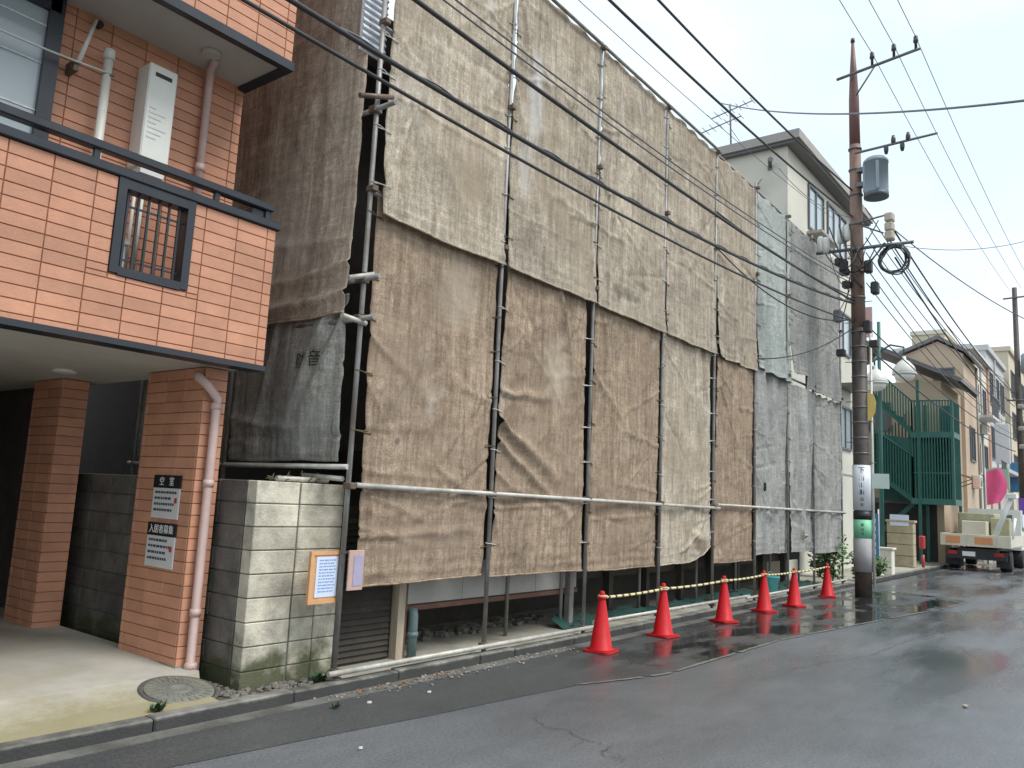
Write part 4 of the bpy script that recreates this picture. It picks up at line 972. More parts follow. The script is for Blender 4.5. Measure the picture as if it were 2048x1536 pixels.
for i in range(12):
    z = 2.9 + i * .45; s_ = 1 if i % 2 else -1
    MB().tube([(ux(z), PYU + s_ * .1, z), (ux(z), PYU + s_ * .30, z)], .009, 6).build('step_bolt', ARMSTEEL, up)
def arm(y0, z0, y1, z1, th=.035):
    return MB().tube([(ux(z0) - .2, y0, z0), (ux(z0) - .2, y1, z1)], th, 8).build('crossarm', ARMSTEEL, up)
ca = arm(4.98, 11.80, 3.20, 12.02)
MB().tube([(ux(11.3) - .2, PYU - .1, 11.3), (ux(11.9) - .2, 4.15, 11.88)], .02, 8).build('brace', ARMSTEEL, ca)
INS = [(4.20, 12.17), (3.74, 12.22), (3.29, 12.27)]
for y, z in INS: MB().lathe([(.03, -.26), (.03, -.1), (.055, -.08), (.055, -.03), (.045, 0), (.05, .04), (.03, .07)], (ux(12) - .2, y, z), 12).build('insulator', PORCELAIN, ca)
ca2 = arm(4.62, 9.92, 2.92, 9.99, .03)
for y, s_ in ((3.95, -1), (3.62, -1), (3.80, 1), (3.50, 1)): MB().lathe([(.025, 0), (.05, s_ * .05), (.05, s_ * .12), (.03, s_ * .2)], (ux(10) - .2, y, 9.95), 12).build('insulator', PORCELAIN, ca2)
tr = MB().lathe([(.24, .06), (.255, .10), (.255, .80), (.265, .80), (.265, .86), (.20, .93), (.06, .96)], (ux(9.2) - .1, 4.20, 8.82), 28).build('transformer', TRANSF, up)
MB().lathe([(.20, 0), (.262, .02), (.262, .12)], (ux(9.2) - .1, 4.20, 8.80), 28).build('bottom_ring', TRANSFDK, tr)
for a_ in (-30, 200, 120):
    MB().box(ux(9.2) - .1 + .25 * math.cos(R(a_)) - .03, ux(9.2) - .1 + .25 * math.cos(R(a_)) + .03, 4.20 + .25 * math.sin(R(a_)) - .03, 4.20 + .25 * math.sin(R(a_)) + .03, 8.95, 9.6).build('cooling_fin', TRANSF, tr)
MB().box(ux(9.2) - .14, ux(9.2) + .02, 4.40, 4.62, 9.15, 9.25).build('hanger', ARMSTEEL, tr)
MB().box(ux(9.2) - .14, ux(9.2) + .02, 4.40, 4.62, 9.5, 9.6).build('hanger', ARMSTEEL, tr)
# lower arm with fittings
ca3 = arm(5.50, 7.70, 3.45, 7.66, .04)
MB().tube([(ux(8.3) - .2, PYU - .1, 8.28), (ux(8.3) - .2, 3.98, 8.36)], .022, 8).build('stay', ARMSTEEL, ca3)
MB().tube([(ux(8.3) - .2, PYU - .15, 8.2), (ux(8.3) - .2, 4.05, 7.95)], .018, 8).build('stay', ARMSTEEL, ca3)
for z in (8.28, 8.06, 7.86):
    MB().bbox(ux(8) - .32, ux(8) - .08, 3.83, 4.01, z - .10, z + .10, .03).build('splice_box', BEIGEBOX, ca3)
rc = random.Random(9)
for i in range(7):
    R0 = .27 + .04 * rc.random(); cz = 7.36 - .04 * i * .3; cy_ = 3.86 + rc.uniform(-.05, .05)
    MB().tube([(ux(7.4) - .22 + rc.uniform(-.05, .05) + .05 * math.sin(a * 2), cy_ + R0 * math.cos(a), cz + R0 * 1.05 * math.sin(a)) for a in [2 * math.pi * q / 22 for q in range(23)]], .016, 6).build('cable_coil', WIRE if i % 3 else WIREGREY, ca3)
for y, z in ((5.40, 7.84), (5.28, 7.80), (4.95, 7.98), (4.82, 8.02)):
    MB().lathe([(.04, -.14), (.07, -.12), (.075, .0), (.075, .18), (.05, .24)], (ux(8) - .22, y, z), 14).build('insulator', PORCWHITE, ca3)
for z, y in ((7.45, 5.0), (7.2, 4.9), (6.9, 4.85), (5.5, 4.3), (5.35, 5.0)):
    MB().bbox(ux(z) - .26, ux(z) - .08, y - .09, y + .09, z - .09, z + .07, .02).build('joint_box', WIRE, up)
for i in range(16):
    z0 = rc.uniform(6.4, 8.6); z0 = rc.choice((7.68, 7.70, 8.28)); a0_ = rc.uniform(3.95, 5.35); z1 = z0 - rc.uniform(.3, 1.6); a1_ = 4.66 + rc.choice((-.15, .15)); L_ = rc.uniform(.15, .5)
    p0, p1 = Vector((ux(8) - rc.uniform(.15, .3), a0_, z0)), Vector((ux(7) - .19, a1_, z1))
    MB().tube([p0.lerp(p1, t) + Vector((-.12 * math.sin(math.pi * t), 0, -L_ * 4 * t * (1 - t) * .5)) for t in [q / 10 for q in range(11)]], rc.uniform(.009, .018), 6).build('jumper_cable', WIRE if i % 3 else WIREGREY, up)
for y, z, m_ in ((4.9, 7.35, WIRE), (4.38, 7.25, WIRE), (5.05, 6.2, ARMSTEEL), (4.25, 6.75, WIRE), (4.42, 5.9, WIRE)):
    MB().bbox(ux(z) - .30, ux(z) - .10, y - .08, y + .08, z - .16, z + .12, .03).build('joint_box', m_, up)
# plates on the pole
def wrap(z0, z1, m, name, r=.188, a0=120, a1=285, parent=up):
    vs = []; n_ = 14
    for zz in (z0, z1):
        for rr in (r, r + .004):
            for q in range(n_ + 1):
                a = R(a0 + (a1 - a0) * q / n_); vs.append((ux(zz) + rr * math.cos(a), PYU + rr * math.sin(a), zz))
    k = n_ + 1; fs = []
    for q in range(n_):
        fs += [[k + q, k + q + 1, 3 * k + q + 1, 3 * k + q], [q + 1, q, 2 * k + q, 2 * k + q + 1], [2 * k + q, 3 * k + q, 3 * k + q + 1, 2 * k + q + 1], [q, q + 1, k + q + 1, k + q]]
    return MB().add(vs, fs, True).build(name, m, parent)
ps = wrap(1.86, 2.84, POLESIGN, 'advert_plate')
DIRA = R(193); rotA = (R(90), 0, DIRA + R(90))
rk = random.Random(6)
def glyphs(parent, zc, size):
    """character-like ink strokes, too small to read in the photograph"""
    m_ = MB(); nx, ny = math.cos(DIRA), math.sin(DIRA); tx, ty = -ny, nx
    def stroke(u0, u1, v0, v1):
        c = []
        for (u, v) in ((u0, v0), (u1, v0), (u1, v1), (u0, v1)):
            dist = .1905 + .003 if abs(u) < .03 else .1905
            off = math.sqrt(max(.0001, .1945 ** 2 - u * u)); c.append((ux(zc) + nx * off + tx * u, PYU + ny * off + ty * u, zc + v))
        m_.add(c, [[0, 1, 2, 3]])
    for i in range(3): stroke(-size * .42, size * .42, -size * .35 + i * size * .33, -size * .35 + i * size * .33 + size * .12)
    stroke(-size * .07 + rk.uniform(-.02, .02), size * .07, -size * .42, size * .45)
    if rk.random() > .4: stroke(size * .28, size * .40, -size * .42, size * .2)
    m_.build('printed_mark', INK, parent)
text('下', .15, (ux(2.72) + .2 * math.cos(DIRA), PYU + .2 * math.sin(DIRA), 2.72), rotA, BLACKSIGN, ps, extrude=.002)
for z, s_ in ((2.55, .12), (2.40, .12), (2.25, .12), (2.10, .09), (1.98, .07)): glyphs(ps, z, s_)
wrap(1.66, 1.84, BLACKSIGN, 'dark_plate', .187); wrap(1.26, 1.66, GREENSIGN, 'green_plate', .188); wrap(.55, 1.26, POLEGREY, 'grey_guard', .1885, 90, 330)
gp_ = [o for o in COL.objects if o.name.startswith('green_plate')][0]
for z in (1.55, 1.45, 1.36): glyphs(gp_, z, .07)
MB().box(ux(2.4) - .10, ux(2.4) - .085, 4.08, 4.43, 2.34, 2.66).build('side_plate', PALEGREENSIGN, up)
ysn = MB(); pts = [(0, 0), (.07, .04), (.15, .20), (.17, .42), (.12, .60), (0, .64)]
ysn.prism([(PYU - .17 - p[0], 3.80 + p[1]) for p in pts], 'X', ux(4) - .06, ux(4) - .045); ysn.build('yellow_plate', YELLOW, up)
MB().tube([(ux(3) + .05, PYU - .225, .2), (ux(3) + .03, PYU - .22, 5.9)], .028, 10).build('cable_guard', WHITEPVC, up)

# ------------------------------------------------------------------ wires
GW = 'overhead cables along the scaffold'
def wire(name, label, pts, r, m=WIRE, group=GW, n=6): return single(name, MB().tube(pts, r, n), m, label, 'cable', group)
def sagline(xm, z0, k, y, x0, x1, n=36, f=None):
    return [(x0 + (x1 - x0) * i / n, y + (0.0 if f is None else f(x0 + (x1 - x0) * i / n)), z0 + k * (x0 + (x1 - x0) * i / n - xm) ** 2) for i in range(n + 1)]
wire('overhead_cable', 'lowest thin black cable crossing the sheets toward the pole', sagline(2.2, 5.08, .0036, 4.72, -13, 18.6), .017)
# twin bundled cable
bp_ = sagline(2.2, 5.285, .0044, 4.72, -13, 18.6, 120)
tw_ = thing('bundled_cable', (2, 4.72, 5.3), 'twisted bundled cable just above the lowest black cable', 'cable', GW)
MB().tube(bp_, .024, 6).build('core', WIRE, tw_)
MB().tube([(x, y + .018 * math.cos(x * 7), z + .022 * math.sin(x * 7) + .016) for x, y, z in sagline(2.2, 5.285, .0044, 4.72, -13, 18.6, 420)], .009, 5).build('lashing', WIREGREY, tw_)
wire('overhead_cable', 'thick black cable slanting across the middle of the tan upper sheets', sagline(4.6, 5.99, .0027, 4.72, -13, 18.6), .025)
wire('overhead_cable', 'thin upper cable of the close pair across the upper sheets', sagline(4.0, 6.27, .0034, 4.72, -13, 18.5), .011, WIREGREY)
wire('overhead_cable', 'thin lower cable of the close pair across the upper sheets', sagline(4.0, 6.20, .0034, 4.74, -13, 18.5), .011, WIREGREY)
wire('overhead_cable', 'black cable against the sky just above the scaffold top', sagline(3.5, 7.72, .0034, 4.72, -13, 18.5), .021)
wire('overhead_cable', 'highest black cable running against the sky to the transformer', sagline(5.0, 8.42, .0038, 4.72, -13, 18.5), .020)
wire('overhead_cable', 'faint thin grey wire above the scaffold top', sagline(4.2, 8.0, .003, 5.25, -13, 19), .006, WIREGREY)
for i, (x0, y0, z0, x1, y1, z1, sg_, lab) in enumerate(((18.5, 4.7, 6.1, 13.02, 5.62, 6.33, .45, 'slack cable from the pole to the blue grey sheet corner'), (18.5, 4.75, 5.9, 14.95, 5.62, 4.66, .2, 'slack cable crossing the grey sheets close to the pole'), (18.5, 4.7, 6.6, 10.9, 4.72, 6.15, .12, 'short tail cable clipped to the middle cable beside the pole'), (18.5, 4.8, 7.1, 20.7, 5.6, 6.7, .25, 'drop cable from the pole to the far scaffold pole'))):
    pts = [Vector((x0, y0, z0)).lerp(Vector((x1, y1, z1)), t) + Vector((0, 0, -sg_ * 4 * t * (1 - t))) for t in [k / 16 for k in range(17)]]
    wire('slack_cable', lab, pts, .013, WIRE, 'slack cables near the pole', 6)
# high voltage lines to the insulators, on to the far pole
HV = 'thin high wires on the pole crossarm'
for i, ((y, z), nm) in enumerate(zip(INS, ('inner', 'middle', 'outer'))):
    pts = [(-14 + (18.22 + 14) * t, y, z + .05 - .9 * 4 * t * (1 - t) * .55) for t in [q / 24 for q in range(25)]]
    pts += [(18.22 + 23.5 * t, y + (3.9 - i * .45 - y) * t, z + .05 + (.0) * t - .32 * 4 * t * (1 - t)) for t in [q / 16 for q in range(1, 17)]]
    wire('high_wire', 'thin high wire on the %s insulator of the top crossarm' % nm, pts, .0085, WIREGREY, HV, 5)
# service cables beyond the pole
for i, (z0, z1, y0, y1, lab) in enumerate(((8.2, 7.5, 3.95, 3.9, 'highest'), (7.9, 6.9, 4.0, 3.9, 'second highest'), (7.4, 6.2, 3.85, 3.85, 'middle'), (6.1, 5.4, 4.6, 3.9, 'second lowest'), (5.6, 4.9, 4.6, 3.95, 'lowest'))):
    pts = [(18.5 + 23.4 * t, y0 + (y1 - y0) * t, z0 + (z1 - z0) * t - .35 * 4 * t * (1 - t)) for t in [q / 20 for q in range(21)]]
    wire('service_cable', '%s black cable leading from the near pole to the far one' % lab, pts, .016 if i % 2 else .020, WIRE, 'cables beyond the utility pole')
for i in range(6):
    z0, z1, yy = 6.9 + .35 * i, 5.6 + .5 * i, 3.9 + .14 * (i % 3)
    pts = [(18.5 + 23.3 * t, 4.45 + (yy - 4.45) * t, z0 + (z1 - z0) * t - (.5 + .1 * (i % 2)) * 4 * t * (1 - t)) for t in [q / 20 for q in range(21)]]
    pts += [(41.8 + 38 * t, yy + (4.6 - yy) * t, z1 + (z1 - .2 - z1) * t - .8 * 4 * t * (1 - t)) for t in [q / 16 for q in range(1, 17)]]
    wire('street_cable', ('thin street cable leading past the far pole, lowest of its bunch', 'thin street cable leading past the far pole, second lowest of its bunch', 'thin street cable leading past the far pole, third lowest of its bunch', 'thin street cable leading past the far pole, third highest of its bunch', 'thin street cable leading past the far pole, second highest of its bunch', 'thin street cable leading past the far pole, highest of its bunch')[i], pts, .012, WIRE if i % 2 else WIREGREY, 'bunch of cables along the far street', 5)
cr_ = [Vector((21, 9.0, 13.55)).lerp(Vector((11.0, .4, 6.83)), t) + Vector((0, 0, -.28 * 4 * t * (1 - t))) for t in [q / 30 for q in range(31)]]
wire('crossing_cable', 'grey cable crossing the sky from the antenna mast toward the right', cr_, .017, WIREGREY, 'cables crossing the street', 8)
cr2 = [Vector((18.5, 4.0, 7.75)).lerp(Vector((24, .2, 9.6)), t) + Vector((0, 0, -.5 * 4 * t * (1 - t))) for t in [q / 20 for q in range(21)]]
wire('crossing_cable', 'thin grey cable rising from the pole fittings toward the right edge', cr2, .008, WIREGREY, 'cables crossing the street')
cr3 = [Vector((18.5, 4.0, 8.2)).lerp(Vector((30, .5, 7.3)), t) + Vector((0, 0, -.5 * 4 * t * (1 - t))) for t in [q / 20 for q in range(21)]]
wire('crossing_cable', 'dark drop cable falling from the pole fittings toward the right edge', cr3, .014, WIREGREY, 'cables crossing the street')
for i, (p, q_, lab) in enumerate((((18.3, 4.7, 8.4), (21.3, 7.4, 11.3), 'drop wire from the pole to the upper corner of the beige building'), ((18.4, 4.7, 7.6), (24.0, 7.15, 9.4), 'drop wire from the pole to the beige building window ledge'), ((18.5, 4.8, 6.8), (23.0, 7.15, 6.4), 'drop wire from the pole to the middle of the beige building'))):
    pts = [Vector(p).lerp(Vector(q_), t) + Vector((0, 0, -.25 * 4 * t * (1 - t))) for t in [k / 12 for k in range(13)]]
    wire('drop_wire', lab, pts, .010, WIREGREY, 'drop wires to the beige building', 5)

# ------------------------------------------------------------------ buildings beyond
def window(parent, face, a0, a1, z0, z1, plane, m=WINFRAME, glass=WINGLASS, mull=1, d=.06):
    f = MB(); t = .07
    def bx(mbx, p0, p1, q0, q1, e0, e1):
        if face == 'F': mbx.box(p0, p1, plane - e1, plane - e0, q0, q1)
        else: mbx.box(plane - e1, plane - e0, p0, p1, q0, q1)
    bx(f, a0, a0 + t, z0, z1, -.02, d); bx(f, a1 - t, a1, z0, z1, -.02, d)
    bx(f, a0 + t, a1 - t, z0, z0 + t, -.02, d - .002); bx(f, a0 + t, a1 - t, z1 - t, z1, -.02, d - .002)
    for i in range(mull):
        c = a0 + (a1 - a0) * (i + 1) / (mull + 1); bx(f, c - .03, c + .03, z0 + t, z1 - t, 0, d - .01)
    fo = f.build('window', m, parent)
    g = MB(); bx(g, a0 + t, a1 - t, z0 + t, z1 - t, .004, .012); g.build('pane', glass, fo)
    return fo
PALEGLASS = glass_mat('pale_window_glass', (0.40, 0.46, 0.48), .1)
b1 = thing('beige_building', (25, 9, 0), 'beige rendered building rising behind the far end of the scaffold', 'building')
MB().box(21.4, 29.0, 7.2, 13, 0, 11.95).build('wall', BEIGE, b1)
mb = MB(); mb.box(21.22, 29.2, 6.85, 13.2, 11.95, 12.03); mb.build('eave_soffit', WINFRAME, b1)
mb = MB(); mb.box(21.15, 29.25, 6.78, 13.25, 12.03, 12.28); mb.build('roof', EAVE, b1)
window(b1, 'F', 23.2, 24.7, 10.1, 11.5, 7.2, glass=PALEGLASS); window(b1, 'F', 25.1, 27.2, 10.0, 11.55, 7.2, glass=PALEGLASS, mull=2)
window(b1, 'F', 25.9, 27.6, 6.9, 8.3, 7.2, glass=PALEGLASS); window(b1, 'F', 26.2, 27.6, 3.8, 5.2, 7.2, glass=PALEGLASS)
MB().box(21.39, 21.41, 7.18, 7.21, 0, 11.9).build('corner_trim', BEIGE, b1)
for zz in (8.9, 5.9, 3.0): MB().box(21.39, 29.01, 7.18, 7.2, zz, zz + .05).build('wall_joint', EAVE, b1)
lg = MB(); lg.box(23.1, 24.8, 6.75, 7.2, 9.88, 9.96); ledge = lg.build('window_ledge', EAVE, b1)
MB().box(26.0, 27.7, 6.7, 7.19, 5.75, 5.85).build('canopy', WINFRAME, b1)
ac = thing('air_conditioner', (24.6, 6.9, 9.2), 'white outdoor air conditioner hung under the beige building window', 'air conditioner')
MB().bbox(24.2, 25.0, 6.85, 7.16, 9.0, 9.6, .02).build('casing', WHITEBOX, ac)
MB().lathe([(.2, 0), (.22, -.015), (.02, -.02)], (24.5, 6.85, 9.3), 20, 'Y').build('fan_guard', EAVE, ac)
wl_ = thing('wall_light', (21.35, 7.7, 11.4), 'small dark lamp on the side wall of the beige building under the eave', 'lamp')
MB().tube([(21.39, 7.68, 11.42), (21.2, 7.62, 11.5), (21.08, 7.56, 11.52)], [.05, .06, .075], 10).build('head', WINFRAME, wl_)
MB().box(21.36, 21.395, 7.62, 7.74, 11.34, 11.46).build('base', WINFRAME, wl_)
ch = thing('wall_hook', (21.35, 8.0, 11.0), 'grey cable hook on the side wall of the beige building', 'bracket')
MB().tube([(21.39, 8.25, 10.95), (21.25, 8.1, 10.88), (21.2, 7.95, 10.92), (21.2, 7.85, 11.05)], .025, 8).build('hook', EAVE, ch)
an = thing('tv_antenna', (21.9, 9.02, 12.28), 'spindly television antenna on the beige building roof', 'antenna')
MB().tube([(21.9, 9.05, 12.28), (21.9, 9.10, 13.95)], .028, 8).build('mast', ARMSTEEL, an)
for zz, y0, y1 in ((13.75, 9.7, 8.4), (13.35, 10.1, 8.75)):
    MB().tube([(21.9, y0, zz - .12), (21.9, y1, zz + .12)], .018, 6).build('boom', ARMSTEEL, an)
    for k in range(7):
        t = k / 6; yy = y0 + (y1 - y0) * t; z_ = zz - .12 + .24 * t
        MB().tube([(21.6 + .1 * t, yy, z_), (22.2 - .1 * t, yy, z_)], .010, 5).build('rod', ARMSTEEL, an)
MB().tube([(21.9, 9.1, 13.2), (22.3, 8.6, 12.28)], .010, 5).build('stay', ARMSTEEL, an)

# tan house that carries the green stair
b2 = thing('tan_house', (40, 9, 0), 'tan rendered house with grey tile roof behind the green stair', 'house')
MB().box(35.2, 43.6, 5.75, 12, 0, 7.2).build('wall', TANWALL, b2)
rf = MB(); rf.prism([(4.95, 7.05), (8.9, 9.0), (12.9, 7.05), (12.9, 7.2), (8.9, 9.2), (4.95, 7.2)], 'X', 34.7, 39.3); roof2 = rf.build('roof', ROOFTILE, b2)
for i in range(12):
    t = i / 12; y_ = 4.93 + 3.95 * t; z_ = 7.22 + 2.0 * t
    MB().box(34.68, 39.3, y_, y_ + .34, z_ + .005, z_ + .035, rot=Matrix.Rotation(R(26.6), 3, 'X')).build('tile_course', ROOFTILE, roof2)
MB().tube([(34.6, 8.9, 9.25), (39.4, 8.9, 9.25)], .13, 10).build('ridge', ROOFTILE, roof2)
MB().box(34.85, 39.25, 5.05, 5.1, 6.98, 7.08).build('fascia', WOOD_DARK, b2)
window(b2, 'L', 6.0, 7.2, 3.3, 4.6, 35.2, mull=1); window(b2, 'L', 7.6, 8.5, 5.2, 6.4, 35.2); window(b2, 'F', 37, 38.6, 4.6, 6.0, 5.75)
MB().box(35.19, 35.21, 6.0, 8.6, .1, 2.3).build('garage_shade_panel', BLACKSIGN, b2)  # flat black panel on the wall, painting the shade inside a garage
MB().box(35.14, 35.20, 5.6, 8.8, 2.3, 2.5).build('lintel', WINFRAME, b2)

b3 = thing('orange_gable_house', (40.5, 7, 0), 'orange beige gabled house showing above the tan house', 'house')
MB().prism([(5.6, 0), (8.0, 0), (8.0, 9.2), (6.6, 9.75), (5.6, 9.1)], 'X', 39.9, 43.8).build('wall', ORANGEWALL, b3)
MB().prism([(5.35, 9.05), (6.6, 9.82), (8.2, 9.2), (8.2, 9.35), (6.6, 10.0), (5.35, 9.2)], 'X', 39.7, 43.85).build('roof', ROOFTILE, b3)
window(b3, 'L', 5.95, 6.8, 7.6, 8.5, 39.9); window(b3, 'F', 41, 42.4, 4.4, 6.0, 5.6)
b3b = thing('distant_block', (66, 11, 0), 'flat beige block far behind the grey tile roof', 'building')
MB().box(62, 70, 9.8, 11.9, 0, 14.7).build('wall', YELLOWWALL, b3b); MB().box(61.9, 70.1, 9.7, 12.0, 14.7, 15.0).build('parapet', PALEWALL, b3b)
window(b3b, 'L', 10.3, 11.4, 12.6, 13.8, 62)
b4 = thing('cream_building', (47, 9, 0), 'narrow cream building standing past the orange gable', 'building')
MB().box(44.2, 50.4, 5.95, 9.3, 0, 10.1).build('wall', PALEWALL, b4); MB().box(44.05, 50.5, 5.8, 9.4, 10.1, 10.35).build('parapet', SIGNGREY, b4)
window(b4, 'F', 45.2, 46.8, 7.2, 8.7, 5.95); window(b4, 'F', 45.2, 46.8, 4.2, 5.7, 5.95); window(b4, 'F', 48, 49.4, 7.2, 8.7, 5.95); window(b4, 'F', 48, 49.4, 4.2, 5.7, 5.95)
MB().box(50.1, 50.45, 5.85, 5.95, 0, 10.1).build('corner_pilaster', mat('salmon_paint', (.62, .36, .27), .8, .08, 2), b4)
b5 = thing('grey_pink_building', (54, 9, 0), 'pale grey building with pinkish lower storey beyond the cream one', 'building')
MB().box(50.6, 58.5, 6.0, 9.3, 4.4, 11.2).build('wall', GREYWALL, b5); MB().box(50.6, 58.5, 5.98, 9.3, 0, 4.4).build('lower_wall', PINKWALL, b5)
MB().box(50.5, 58.6, 5.85, 9.4, 11.2, 11.5).build('parapet', GREYWALL, b5)
for xx in (51.4, 54.0, 56.4):
    for zz in (8.3, 5.2): window(b5, 'F', xx, xx + 1.6, zz, zz + 1.9, 6.0)
MB().box(51, 58, 5.2, 5.98, 4.5, 4.7).build('balcony', GREYWALL, b5)
b6 = thing('yellow_building', (65, 9, 0), 'tall yellow beige building at the end of the street row', 'building')
MB().box(60.5, 74, 5.9, 8.3, 0, 12.9).build('wall', YELLOWWALL, b6); MB().box(60.4, 74.1, 5.75, 8.4, 12.9, 13.2).build('parapet', YELLOWWALL, b6)
for xx in (61.5, 64.5, 67.5, 70.8):
    for zz in (10, 7.2, 4.4): window(b6, 'F', xx, xx + 2.0, zz, zz + 1.8, 5.9)
b7 = thing('end_building', (90, 8, 0), 'pale building closing the far end of the street', 'building')
MB().box(78, 110, 3.5, 12, 0, 12).build('wall', PALEWALL, b7); MB().box(77.9, 110, 3.4, 12.1, 12, 12.3).build('parapet', GREYWALL, b7)
for yy in (4.2, 6.6, 9.0):
    for zz in (8.6, 5.6, 2.6): window(b7, 'L', yy, yy + 1.5, zz, zz + 1.6, 78)
for i, (xx, yy, zz, lab) in enumerate(((41.2, 5.6, 3.2, 'outdoor air conditioner on the orange gable house front'), (47.2, 5.95, 6.2, 'outdoor air conditioner between the windows of the cream building'), (53.2, 6.0, 7.3, 'outdoor air conditioner on the pale grey building'), (55.9, 6.0, 4.75, 'outdoor air conditioner on the pale grey building balcony'))):
    a_ = thing('air_conditioner', (xx, yy, zz), lab, 'air conditioner', 'air conditioners on the far buildings')
    MB().bbox(xx, xx + .8, yy - .34, yy - .04, zz, zz + .6, .02).build('casing', WHITEBOX, a_)
    MB().lathe([(.22, 0), (.22, -.02), (.02, -.03)], (xx + .3, yy - .34, zz + .3), 16, 'Y').build('fan_guard', EAVE, a_)
for par, xx, yy, zt in ((b3, 43.4, 5.55, 9.0), (b4, 47.6, 5.9, 10.0), (b5, 53.6, 5.92, 11.1), (b2, 43.0, 5.7, 7.0), (b1, 28.2, 7.12, 11.8)):
    MB().tube([(xx, yy, .1), (xx, yy, zt)], .05, 8).build('rain_pipe', EAVE, par)
for par, xa, xb, yy, zt in ((b3, 39.8, 43.8, 5.30, 9.0), (b4, 44.1, 50.4, 5.75, 10.1)): MB().tube([(xa, yy, zt), (xb, yy, zt - .05)], .06, 8).build('gutter_pipe', EAVE, par)
for (xa, xb, zz) in ((44.8, 47.2, 6.9), (47.8, 49.8, 3.9)):
    bal_ = MB().box(xa, xb, 5.1, 5.94, zz - .12, zz).build('balcony', SIGNGREY, b4)
    q_ = MB()
    for k in range(int((xb - xa) / .15)): q_.box(xa + k * .15, xa + k * .15 + .03, 5.1, 5.13, zz, zz + .95)
    q_.box(xa, xb, 5.08, 5.15, zz + .95, zz + 1.0); q_.build('balcony_rail', WINFRAME, bal_, kind='stuff')
for i, (xx, zz, hh, m_, lab) in enumerate(((51.0, 4.9, 2.2, POLESIGN, 'white projecting sign on the pale grey building'), (57.4, 3.6, 1.8, BLUESIGN, 'blue projecting sign far along the street'))):
    t_ = thing('projecting_sign', (xx, 5.5, zz), lab, 'sign', 'projecting signs far down the street')
    MB().bbox(xx, xx + .15, 5.05, 5.75, zz, zz + hh, .02).build('board', m_, t_); MB().box(xx + .05, xx + .1, 5.75, 5.96, zz + hh * .5, zz + hh * .5 + .08).build('bracket', ARMSTEEL, t_)
sgn = thing('pink_hoarding', (30, 6.4, 8.3), 'faded pink sign board seen just right of the pole', 'sign')
MB().box(30.0, 30.08, 7.05, 7.5, 8.1, 9.2).build('board', mat('faded_pink', (.62, .40, .40), .6, .1, 3), sgn)
MB().tube([(30.04, 7.3, 0), (30.04, 7.3, 8.1)], .05, 8).build('post', ARMSTEEL, sgn)

# green stair
gs_ = thing('green_fire_stair', (33.8, 6.5, 0), 'dark green steel outdoor stair with barred railings beside the tan house', 'staircase')
XN, XF = 33.5, 34.9
def beam(y0, z0, y1, z1, h, x0, x1, m=GREEN, name='stringer'):
    mbx = MB(); mbx.prism([(y0, z0), (y1, z1), (y1, z1 + h), (y0, z0 + h)], 'X', x0, x1); return mbx.build(name, m, gs_)
beam(7.95, 3.42, 6.5, 2.30, .24, XN, XN + .05); beam(7.95, 6.42, 6.45, 4.78, .26, XN, XN + .05)
beam(6.5, 4.78, 7.95, 3.5, .22, XF - .75, XF - .70); beam(6.5, 2.32, 7.95, .9, .22, XF - .75, XF - .7)
for (y0, z0, y1, z1, xa, xb) in ((7.95, 3.55, 6.5, 2.45, XN + .05, XN + .65), (7.95, 6.55, 6.45, 4.95, XN + .05, XN + .65), (6.5, 4.9, 7.95, 3.6, XF - .70, XF - .05), (6.5, 2.45, 7.95, 1.0, XF - .70, XF - .05)):
    for k in range(8):
        t = (k + .5) / 8; yy = y0 + (y1 - y0) * t; zz = z0 + (z1 - z0) * t
        MB().box(xa, xb, yy - .13, yy + .13, zz - .03, zz + .01).build('tread', GREEN, gs_)
for zz in (2.30, 4.80):
    MB().box(XN - .03, XF, 5.12, 6.55, zz, zz + .06).build('landing', GREEN, gs_)
    MB().box(XN - .04, XN - .03 + .04, 5.10, 6.57, zz - .02, zz + .20).build('landing_edge', GREENPALE, gs_)
    MB().box(XN, XF, 5.08, 5.118, zz - .02, zz + .20).build('landing_edge', GREENPALE, gs_)
MB().box(XN, XF, 7.9, 8.9, 3.42, 3.5).build('landing', GREEN, gs_)
for (yy, xx, z1) in ((6.28, XN, 7.0), (5.14, XN, 6.2), (6.28, XF, 6.2), (5.14, XF, 6.2), (7.92, XN, 7.6)):
    MB().box(xx - .05, xx + .05, yy - .05, yy + .05, 0.05 if yy != 5.14 or xx != XN else 2.3, z1).build('post', GREENPALE if yy == 5.14 else GREEN, gs_)
bal = MB()
def rails(y0, zb0, y1, zb1, h, x, n, mbx):
    for k in range(n + 1):
        t = k / n; yy = y0 + (y1 - y0) * t; zz = zb0 + (zb1 - zb0) * t
        mbx.box(x - .02, x + .02, yy - .022, yy + .022, zz, zz + h)
def hand(y0, z0, y1, z1, x): MB().tube([(x, y0, z0), (x, y1, z1)], .03, 8).build('handrail', GREENPALE, gs_)
rails(5.15, 2.45, 6.5, 2.45, 2.4, XN - .01, 14, bal); rails(6.5, 2.5, 7.95, 3.62, 1.55, XN - .01, 15, bal)
rails(5.15, 4.98, 6.5, 4.98, 1.2, XN - .01, 14, bal); rails(6.5, 5.05, 7.95, 6.6, 1.1, XN - .01, 15, bal)
rails(6.5, 5.0, 7.95, 3.7, 1.1, XF - .72, 12, bal)
for k in range(9):
    xx = XN + (XF - XN) * k / 8; bal.box(xx - .012, xx + .012, 5.10, 5.124, 2.45, 4.8); bal.box(xx - .012, xx + .012, 5.10, 5.124, 4.98, 6.15)
o = bal.build('baluster_bars', GREEN, gs_, kind='stuff')
MB().box(XN + .01, XF, 5.125, 5.135, 2.5, 6.15).build('end_screen', GREENPALE, gs_)
MB().box(XF - .02, XF + .02, 5.12, 5.75, 2.4, 6.15).build('end_screen', GREENPALE, gs_)
